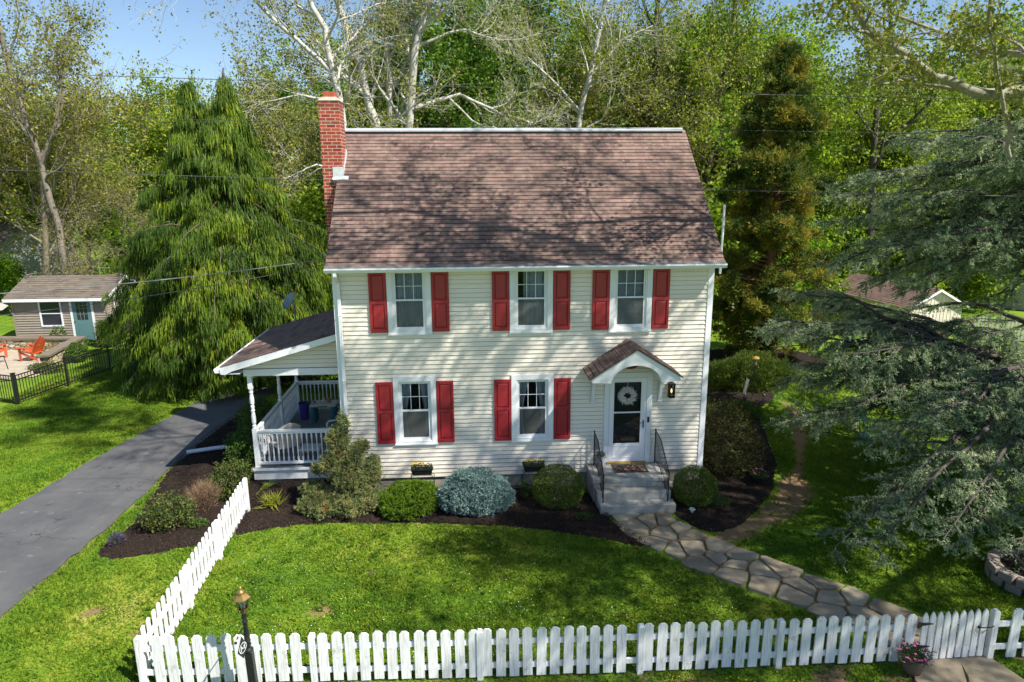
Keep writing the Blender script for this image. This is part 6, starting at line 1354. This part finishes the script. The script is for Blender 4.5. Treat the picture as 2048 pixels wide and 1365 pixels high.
# big sycamore standing beyond the right edge; its limb crosses the top right and its shade dapples the house
G_SYC = leafmat('sycamore_young_leaf', [(0, (.12, .15, .015)), (.5, (.27, .30, .03)), (.8, (.42, .42, .05)), (1, (.5, .36, .10))], .35, .5, .3, 1.5)
BARKS = pm('sycamore_bark', (.33, .31, .235), (.18, .165, .12), 4.5, .85, .004, 14, lo=.4, hi=.68)
def sycamore():
    rg = np.random.default_rng(33); lines = []; tips = []
    prm = dict(seg=[5, 5, 4, 3], gnarl=.16, trop=[.03, .03, .02, 0], kids=[6, 5, 4], lo=[.25, .2, .2], ang=.75, rr=.55, lr=.62, rmin=.006, leaf=2, max=3, taper=.3)
    def limb(pts, rad, nk, L0, prm=prm, lo=.25):
        P = np.array(pts, float)
        # smooth the given line
        s = np.linspace(0, len(P)-1, (len(P)-1)*3+1); Q = np.column_stack([np.interp(s, np.arange(len(P)), P[:, j]) for j in range(3)]); Q[1:-1] += rg.normal(size=(len(Q)-2, 3))*.035; R = np.linspace(rad[0], rad[1], len(Q)); lines.append((Q, R))
        for q in range(nk):
            f = (lo+(1-lo)*(q+rg.random())/nk)*(len(Q)-1); i = min(int(f), len(Q)-2); p = Q[i]+(Q[i+1]-Q[i])*(f-i); d = rod(rg, Q[i+1]-Q[i], rg.uniform(.6, 1.1)); d[2] = abs(d[2])*.7+d[2]*.3
            grow(rg, p, d, L0*rg.uniform(.6, 1.2), R[i]*.5, 1, prm, lines, tips)
    O = (19.4, -6.6)
    limb([(O[0], O[1], 0), (19.3, -6.5, 3), (19.3, -6.6, 6), (19.0, -6.6, 9)], (.46, .34), 0, 2)
    limb([(19.3, -6.4, 6.2), (17.4, -3.9, 8.1), (15.8, -2.0, 8.95), (14.43, -1, 8.93), (13.19, -1, 8.91), (12.13, -1, 9.45), (10.95, -1.1, 10.05), (10.0, -1.5, 10.9), (8.6, -2.0, 11.6)], (.18, .035), 9, 1.3, lo=.45)
    limb([(14.7, -.6, 7.2), (14.3, -.9, 8.2), (13.6, -1.2, 9.3), (13.0, -1.5, 10.6), (12.6, -1.8, 12)], (.05, .025), 7, 1.3)
    limb([(18.2, -5, 7.5), (16.4, -.5, 9.5), (15.2, 1.5, 10.2), (13.6, 2.6, 11.2)], (.12, .03), 8, 1.6)
    pr2 = dict(prm); pr2['rmin'] = .011; pr2['kids'] = [6, 6, 5]
    limb([(19.0, -6.6, 8.6), (14.4, -5, 11.4), (11.2, -4.0, 12.2), (8.8, -3.4, 12.6), (6.4, -3.0, 12.9)], (.12, .02), 18, 1.7, pr2, .3)
    limb([(19.0, -6.6, 8.8), (15, -5.2, 12.5), (11, -3.8, 14.3), (7.6, -3.3, 15.4), (5.2, -3.9, 16.3), (2.9, -2.6, 16.6), (.9, -1.5, 16.2)], (.09, .02), 22, 2.3, pr2, .3)
    limb([(19.0, -6.6, 9.0), (16, -7, 12.2), (13, -6.2, 13.2), (10.2, -5.6, 13.4), (8.2, -5.2, 13.9)], (.12, .02), 18, 2.0, pr2, .3)
    limb([(19.0, -6.6, 9.0), (17.5, -5, 13), (14.5, -3.4, 16), (12, -2.2, 18)], (.13, .02), 12, 2.4, pr2, .25)
    limb([(19.0, -6.6, 8.4), (17.2, -8.2, 10.6), (15, -9, 11.3), (12.6, -8.9, 11.6)], (.12, .02), 30, 2.2, pr2, .2)
    limb([(19.0, -6.6, 8.0), (17.6, -6.4, 9.6), (15.8, -6, 10.6), (13.5, -5.6, 11.4)], (.15, .03), 20, 1.9, pr2, .2)
    limb([(19.0, -6.6, 8), (18, -10, 11), (16, -12.2, 12.2), (14, -13.0, 12.5)], (.16, .03), 20, 2.2, pr2, .2)
    limb([(19.2, -6.6, 7.6), (20, -9, 9.6), (19, -11.5, 11)], (.18, .03), 11, 2.2, pr2, .2)
    limb([(19.0, -6.6, 9), (20.5, -6, 13), (20, -5.6, 17)], (.22, .03), 5, 2.2, pr2, .2)
    limb([(19.3, -6.6, 7), (22, -5, 9), (24, -4, 11)], (.2, .03), 4, 2.0, pr2, .2)
    C = scatter_tips(rg, tips, 70000, .11); tw_ = [q for q in tips if q[0][0, 0] < 3.4]; ts_ = [q for q in tips if q[0][0, 1] < -7.6 and q[0][0, 0] < 18]; C = np.concatenate([C, scatter_tips(rg, tw_, 9000, .16), scatter_tips(rg, ts_, 27000, .18)]); treeobj('sycamore', 'big pale-barked sycamore limb with young yellow leaves crossing the top right', 'tree', lines, C, G_SYC, .085, BARKS, rg, 6, .75)
    print('syc lines', len(lines))
sycamore()

# ------------------------------------------------------------ woodland behind
G_MAP = leafmat('fresh_green_leaf', [(0, (.05, .11, .012)), (.4, (.16, .255, .016)), (.75, (.36, .45, .03)), (1, (.58, .60, .05))], .5, .5, .4, .5, True)
G_OLV = leafmat('budding_olive_leaf', [(0, (.12, .13, .02)), (.5, (.26, .27, .035)), (.85, (.40, .38, .06)), (1, (.42, .25, .08))], .4, .6, .35, .5, True)
G_DEEP = leafmat('deep_green_leaf', [(0, (.025, .07, .007)), (.5, (.08, .175, .012)), (1, (.22, .35, .025))], .35, .5, .4, .6, True)
BARKW = pm('white_bark', (.50, .48, .42), (.25, .23, .18), 2.2, .85, .004, 10, lo=.48, hi=.75)
BARKT = pm('twig_tan', (.27, .22, .16), (.17, .14, .10), 4, .9)
def proto(seed, kind):
    rg = np.random.default_rng(seed); lines = []; tips = []
    if kind == 'maple': prm = dict(seg=[7, 6, 5, 3], gnarl=.10, trop=[.05, .05, .02, 0], kids=[17, 8, 6], lo=[.18, .15, .1], ang=.85, rr=.42, lr=.52, rmin=.008, leaf=2, max=3, taper=.2); n, sz, leaf, bark = 34000, .20, G_MAP, BARKG; H = 13; r = .26
    if kind == 'bud': prm = dict(seg=[8, 6, 5, 3], gnarl=.12, trop=[.05, .06, .03, .01], kids=[15, 8, 7], lo=[.25, .15, .1], ang=.7, rr=.45, lr=.55, rmin=.010, leaf=2, max=3, taper=.2); n, sz, leaf, bark = 24000, .15, G_OLV, BARKT; H = 13.5; r = .25
    if kind == 'deep': prm = dict(seg=[7, 5, 4, 3], gnarl=.08, trop=[.03, .02, 0, 0], kids=[24, 8, 6], lo=[.08, .15, .1], ang=1.0, rr=.38, lr=.42, rmin=.008, leaf=2, max=3, taper=.15); n, sz, leaf, bark = 40000, .19, G_DEEP, BARKG; H = 15; r = .28
    if kind == 'under': prm = dict(seg=[5, 5, 4], gnarl=.18, trop=[.0, .0, 0], kids=[12, 7], lo=[.1, .1], ang=.9, rr=.5, lr=.65, rmin=.008, leaf=1, max=2, taper=.3); n, sz, leaf, bark = 12000, .17, G_MAP, BARKT; H = 3.6; r = .08
    if kind == 'tangle': prm = dict(seg=[6, 6, 5, 4], gnarl=.22, trop=[.0, -.02, -.02, -.02], kids=[12, 8, 7], lo=[.1, .1, .1], ang=.95, rr=.5, lr=.62, rmin=.010, leaf=2, max=3, taper=.25); n, sz, leaf, bark = 2200, .11, G_OLV, BARKT; H = 6.2; r = .16
    grow(rg, np.array([0., 0., -.2]), np.array([0., 0, 1]), H, r, 0, prm, lines, tips)
    if kind == 'maple' or kind == 'bud':      # a second leader
        d = np.array([.35, .1, 1.]); grow(rg, np.array([0., 0, 2.2]), d, H*.8, r*.7, 0, prm, lines, tips)
    C = scatter_tips(rg, tips, n, .24 if kind != 'tangle' else .08, 6 if kind != 'tangle' else 1)
    t = treeobj({'maple': 'maple_tree', 'bud': 'budding_tree', 'deep': 'dense_tree', 'under': 'understory_bush', 'tangle': 'bare_tree'}[kind], '', 'tree', lines, C, leaf, sz, bark, rg, 4, .7)
    zs = max(float(P[:, 2].max()) for P, R in lines); t['h'] = zs; return t
PRO = {k: [proto(s, k) for s in ss] for k, ss in dict(maple=(1, 2, 3), bud=(4, 5, 6), deep=(7, 8), under=(9, 10), tangle=(11,)).items()}
USED = set()
def plant(kind, i, x, y, h, label, rz=None, group='woodland trees behind the house'):
    src = PRO[kind][i % len(PRO[kind])]; s = h/src['h']
    if src.name in USED: o = copy_tree(src)
    else: o = src; USED.add(src.name)
    o.location = (x, y, 0); o.rotation_euler = (0, 0, rgT.uniform(0, 6.28) if rz is None else rz); o.scale = (s, s, s); o['label'] = label; o['category'] = 'bush' if kind == 'under' else 'tree'; o['group'] = group if kind != 'under' else 'leafy undergrowth at the wood edge'
    return o
T = [('bud', 0, -20.6, 24, 20.5, 'tall thin budding tree nearest the top left corner'), ('bud', 1, -25.5, 27, 16.5, 'budding tree with orange-brown twigs at the left frame edge'),
     ('maple', 0, -27.9, 34, 14.6, 'fresh green tree at the far left edge of the wood'), ('maple', 1, -26.6, 40, 13.6, 'fresh green tree left of the open sky gap'),
     ('maple', 2, -22.0, 38, 13.8, 'fresh green tree under the left part of the sky gap'), ('maple', 0, -23.6, 47, 14.6, 'far green tree in the middle of the sky gap'),
     ('maple', 1, -18.8, 41, 15.2, 'green tree rising behind the weeping cypress tops'), ('maple', 2, -14.1, 35, 16.0, 'green tree right of the open sky gap'), ('bud', 2, -14.0, 40, 18.0, 'budding tree behind the right cypress top'),
     ('bud', 0, -9.0, 31, 18.5, 'budding tree left of the white-barked trunks'), ('deep', 0, -8.0, 37, 16.5, 'dark green tree behind the chimney'), ('tangle', 0, -15.9, 26, 8.6, 'bare grey tangled tree left of the cypress'),
     ('tangle', 0, -17.6, 22.5, 8.0, 'bare grey tree with leaning trunk behind the shed'), ('tangle', 0, -20.5, 30, 9.6, 'bare grey tree between green trees at left'), ('bud', 1, -30.2, 40, 18.5, 'budding tree far back at the left edge'),
     ('deep', 1, 2.2, 24.5, 17.0, 'broad dark green tree above the middle of the ridge'), ('deep', 0, 4.6, 28, 22.0, 'tall dark green tree above the roof, the tallest of the middle'), ('bud', 2, 5.9, 25, 18.5, 'pale budding tree right of the dark green tree'),
     ('bud', 0, 8.2, 30, 18.5, 'budding tree above the right half of the roof'), ('bud', 1, 1.2, 24, 12.0, 'low budding tree just behind the ridge middle'), ('maple', 0, 10.3, 40, 16.0, 'fresh green tree far behind the roof right half'),
     ('bud', 2, 13.5, 29, 20.0, 'tall budding tree with dark trunk above the right roof end'), ('maple', 1, 13.3, 37, 16.0, 'green tree behind the tall budding tree'), ('maple', 2, 18.6, 38, 17.0, 'green tree left of the brown conifer, far back'),
     ('maple', 1, 17.2, 28, 18.0, 'dense green tree beside the brown conifer'), ('maple', 0, 20.2, 31, 20.5, 'tall fresh green tree behind the brown conifer'), ('maple', 1, 25.3, 36, 18.5, 'green tree right of the brown conifer top'),
     ('maple', 2, 24.0, 27, 14.5, 'fresh green tree above the pickup truck'), ('maple', 0, 27.5, 31, 16.5, 'fresh green tree right of the pickup truck'), ('bud', 0, 29.7, 33, 18.0, 'budding tree behind the cedar top'),
     ('maple', 1, 31.5, 28, 14.0, 'green tree behind the cream garage'), ('maple', 2, 35.9, 33, 19.0, 'green tree behind the sycamore limb'), ('maple', 0, 37.8, 29, 15.0, 'green tree near the right frame edge'), ('maple', 1, 44, 35, 20, 'green tree at the far right frame edge'),
     ('bud', 2, 22.5, 42, 19.0, 'budding tree far back right of the conifer'), ('bud', 1, -3.5, 42, 20, 'budding tree far behind the white trunks'), ('deep', 1, -3.0, 50, 17, 'dark tree far behind the white trunks'), ('maple', 2, -36, 44, 17, 'green tree beyond the white house'), ('bud', 0, 33, 44, 20, 'budding tree in the far right wood'), ('maple', 0, -5.5, 46, 21, 'green tree filling the sky behind the white trunks'), ('maple', 1, 3.5, 44, 22, 'green tree filling the sky behind the dark green trees'), ('maple', 2, 11.5, 46, 22, 'green tree filling the sky above the right half of the ridge'), ('bud', 2, 15.8, 33, 20.5, 'budding tree left of the brown conifer top'), ('maple', 1, -24.3, 31, 14.0, 'green tree between the left edge and the sky gap')]
for a in T: plant(*a)
U = [(-23, 24.5, 3.6, 'fresh green bush behind the shed roof, left'), (-18.8, 29, 5, 'fresh green bush behind the bare trees'), (-27.5, 33, 5.5, 'green bush beside the white house'), (-31, 36, 6, 'green bush at the far left lawn edge'), (-13, 32, 6, 'green bush behind the cypress'), (-10.5, 26, 5.5, 'green bush right of the cypress'),
     (-5.5, 22, 7, 'green bush behind the chimney base'), (-6, 29, 8, 'tall green bush between chimney and cypress'), (0, 28, 8, 'green bush behind the ridge left end'), (4, 27, 8.5, 'green bush behind the ridge middle'), (8.5, 26, 9, 'bright green bush behind the ridge, right of the middle'), (12, 27, 8.5, 'bright green bush behind the ridge right end'),
     (15.9, 22, 7.5, 'light green bush left of the brown conifer'), (13.3, 15.5, 4.6, 'pale green bush touching the right roof corner'), (19, 26, 7, 'green bush behind the brown conifer'), (21, 20.5, 5.5, 'fresh green bush right of the brown conifer'), (23.5, 23, 5.5, 'green bush before the pickup truck'), (30, 21, 6, 'bright green bush between garage and grey house'), (27, 23, 7, 'green bush behind the cream garage'), (34, 27, 7, 'green bush behind the grey house'), (40, 30, 8, 'green bush at the right edge of the wood'), (18, 34, 9, 'green bush deep in the right wood'), (-34, 42, 8, 'green bush far left behind the white house')]
for i, (x, y, h, lb) in enumerate(U): plant('under', i, x, y, h, lb)
# pale sycamores right behind the ridge
def whitetree(label, trunks, seed, leafn=4500, bark=None, leaf=None, name='white_sycamore', group='white-barked trees behind the chimney', sz=.11):
    rg = np.random.default_rng(seed); lines = []; tips = []
    prm = dict(seg=[6, 6, 5, 4], gnarl=.17, trop=[.03, .04, .03, .0], kids=[6, 6, 5], lo=[.2, .15, .1], ang=.75, rr=.5, lr=.6, rmin=.007, leaf=2, max=3, taper=.25)
    base = np.array(trunks[0][0][0][:2]+(0,), float)
    for pts, r0_, r1_, nk, L0 in trunks:
        P = np.array(pts, float)-base; s = np.linspace(0, len(P)-1, (len(P)-1)*3+1); Q = np.column_stack([np.interp(s, np.arange(len(P)), P[:, j]) for j in range(3)]); Q[1:-1] += rg.normal(size=(len(Q)-2, 3))*.05; R = np.linspace(r0_, r1_, len(Q)); lines.append((Q, R))
        for q in range(nk):
            f = (.35+.65*(q+rg.random())/nk)*(len(Q)-1); i = min(int(f), len(Q)-2); p = Q[i]+(Q[i+1]-Q[i])*(f-i); d = rod(rg, Q[i+1]-Q[i], rg.uniform(.5, 1.0)); grow(rg, p, d, L0*rg.uniform(.6, 1.25), R[i]*.45, 1, prm, lines, tips)
    C = scatter_tips(rg, tips, leafn, .12); treeobj(name, label, 'tree', lines, C, leaf or G_OLV, sz, bark or BARKW, rg, 6, .7, group, tuple(base))
whitetree('white-barked tree rising directly behind the chimney', [([(-1.9, 14, 0), (-1.9, 14, 6), (-2.0, 14, 9.4), (-2.35, 14, 11.5), (-2.5, 14, 13), (-3.4, 14, 15.5)], .20, .09, 10, 3.2), ([(-2.2, 14, 10.3), (-3.6, 13.8, 10.5), (-4.6, 13.6, 10.3)], .06, .03, 4, 1.6), ([(-2.35, 14, 11.4), (-3.6, 14, 12.6), (-5.2, 14, 14.2), (-7.5, 14, 16.2)], .10, .04, 9, 2.8), ([(-1.9, 14, 7.5), (-3.2, 13.7, 7.9), (-4.2, 13.3, 7.4)], .06, .02, 4, 1.5), ([(-2, 14, 8.8), (-1.6, 13.5, 9.6), (-1.0, 13, 9.8)], .05, .02, 3, 1.4)], 3, 4200)
whitetree('white-barked leaning tree, second from the chimney', [([(-.7, 16, 0), (-.8, 16, 6), (-1.0, 16, 9.5), (-1.5, 16, 12), (-2.2, 16, 14), (-3.2, 16, 17)], .24, .10, 12, 3.4), ([(-1.1, 16, 10.5), (-2.6, 15.6, 11.8), (-3.8, 15.4, 13.2)], .08, .03, 7, 2.2)], 4)
whitetree('straight white-barked tree in the middle of the white trunks', [([(-.3, 16.6, 0), (-.3, 16.6, 6), (-.3, 16.6, 10), (-.45, 16.6, 13), (-.9, 16.6, 17.5)], .21, .10, 11, 3.2), ([(-.35, 16.6, 11), (.6, 16.4, 12.6), (1.2, 16.2, 14.5)], .08, .03, 6, 2.2)], 5)
whitetree('white-barked tree leaning right, rightmost of the white trunks', [([(.3, 16, 0), (.3, 16, 6), (.4, 16, 9.5), (.9, 16, 12.5), (1.5, 16, 15), (2.6, 16, 18)], .25, .11, 12, 3.4), ([(.6, 16, 10.2), (2.6, 16.3, 10.8), (4.6, 16.2, 10.0), (6.0, 16, 9.6)], .10, .03, 9, 2.2), ([(1.0, 16, 12.8), (3.0, 16, 13.4), (4.6, 16, 13)], .07, .03, 7, 2.0), ([(2.2, 16.2, 10.7), (3.6, 15.6, 9.4), (5.0, 15.2, 9.3)], .05, .02, 5, 1.6)], 6, 4200)
whitetree('pale tree with forked crown above the right half of the roof', [([(8.2, 20, 0), (8.3, 20, 7), (8.5, 20, 10), (9.2, 20, 13), (10.0, 20, 17)], .20, .08, 13, 3.2), ([(8.9, 20, 12), (10.6, 20, 13.8), (12.4, 20, 14.6)], .08, .03, 8, 2.2), ([(8.6, 20, 10.5), (7.0, 20, 12.0), (5.4, 20, 13.6)], .08, .03, 8, 2.4)], 8, 5200)
BARKD = pm('dark_bark', (.10, .08, .06), (.055, .045, .035), 6, .95); GT = 'dark-trunked trees before the wood'
whitetree('dark-trunked tree with spreading limbs above the right end of the ridge', [([(13.0, 23.5, 0), (13.0, 23.5, 7), (13.2, 23.5, 11), (13.1, 23.5, 15), (13.5, 23.5, 18.5)], .26, .09, 14, 3.4), ([(13.1, 23.5, 9.0), (15, 23.2, 11.2), (16.2, 23, 14)], .11, .04, 9, 2.6), ([(13.1, 23.5, 9.6), (11.2, 23.5, 12.0), (9.8, 23.2, 15)], .10, .03, 9, 2.4)], 51, 9000, BARKD, G_MAP, 'dark_trunk_tree', GT, .15)
whitetree('thin dark-trunked tree between the ridge end and the brown conifer', [([(16.6, 24.5, 0), (16.6, 24.5, 6), (16.9, 24.5, 10), (17.6, 24.5, 14), (17.8, 24.5, 18.5)], .20, .07, 14, 3.0)], 52, 7000, BARKD, G_MAP, 'dark_trunk_tree', GT, .16)
whitetree('slender brown-twigged tree rising highest in the top left corner', [([(-17.2, 20.5, 0), (-17.5, 20.5, 5), (-17.9, 20.5, 9), (-18.6, 20.5, 13), (-19.0, 20.5, 17)], .20, .06, 15, 3.4), ([(-17.8, 20.5, 8), (-16.4, 20.4, 11), (-15.6, 20.2, 14)], .09, .03, 9, 2.4), ([(-17.9, 20.5, 9), (-19.6, 20.5, 12), (-21.0, 20.5, 15)], .09, .03, 9, 2.6)], 53, 5200, BARKG, G_OLV, 'slender_tree', GT, .13)
whitetree('dark-limbed tree behind the sycamore limb at top right', [([(25.5, 22.5, 0), (25.6, 22.5, 6), (25.2, 22.5, 10), (25.6, 22.5, 14), (25.0, 22.5, 18)], .24, .08, 14, 3.4), ([(25.4, 22.5, 8.5), (28, 22.3, 11), (30, 22, 14)], .11, .04, 10, 2.8)], 54, 9000, BARKD, G_MAP, 'dark_trunk_tree', GT, .15)
# far wood: one mass that closes the distance
def farwood():
    rg = np.random.default_rng(2); B = []
    for i in range(210):
        y = rg.uniform(58, 92); x = rg.uniform(-85, 120); 
        h = rg.uniform(9, 13.5)*(1+.004*(y-58)); B.append((x, y, h*.55, rg.uniform(3, 5.5), rg.uniform(3, 5), h*.5))
    P, D = blobpts(B, 120000, rg, .3, .25, .2); V, F, r = leafquads(P, .42, rg, .7); o = link('far_woodland', npmesh('far_woodland', V, F, 4, r=r), G_MAP); tag(o, 'distant spring woodland closing the view behind the trees', 'woodland', kind='stuff')
farwood()
print('verts', sum(len(m.vertices) for m in bpy.data.meshes), 'objects', len(bpy.data.objects))
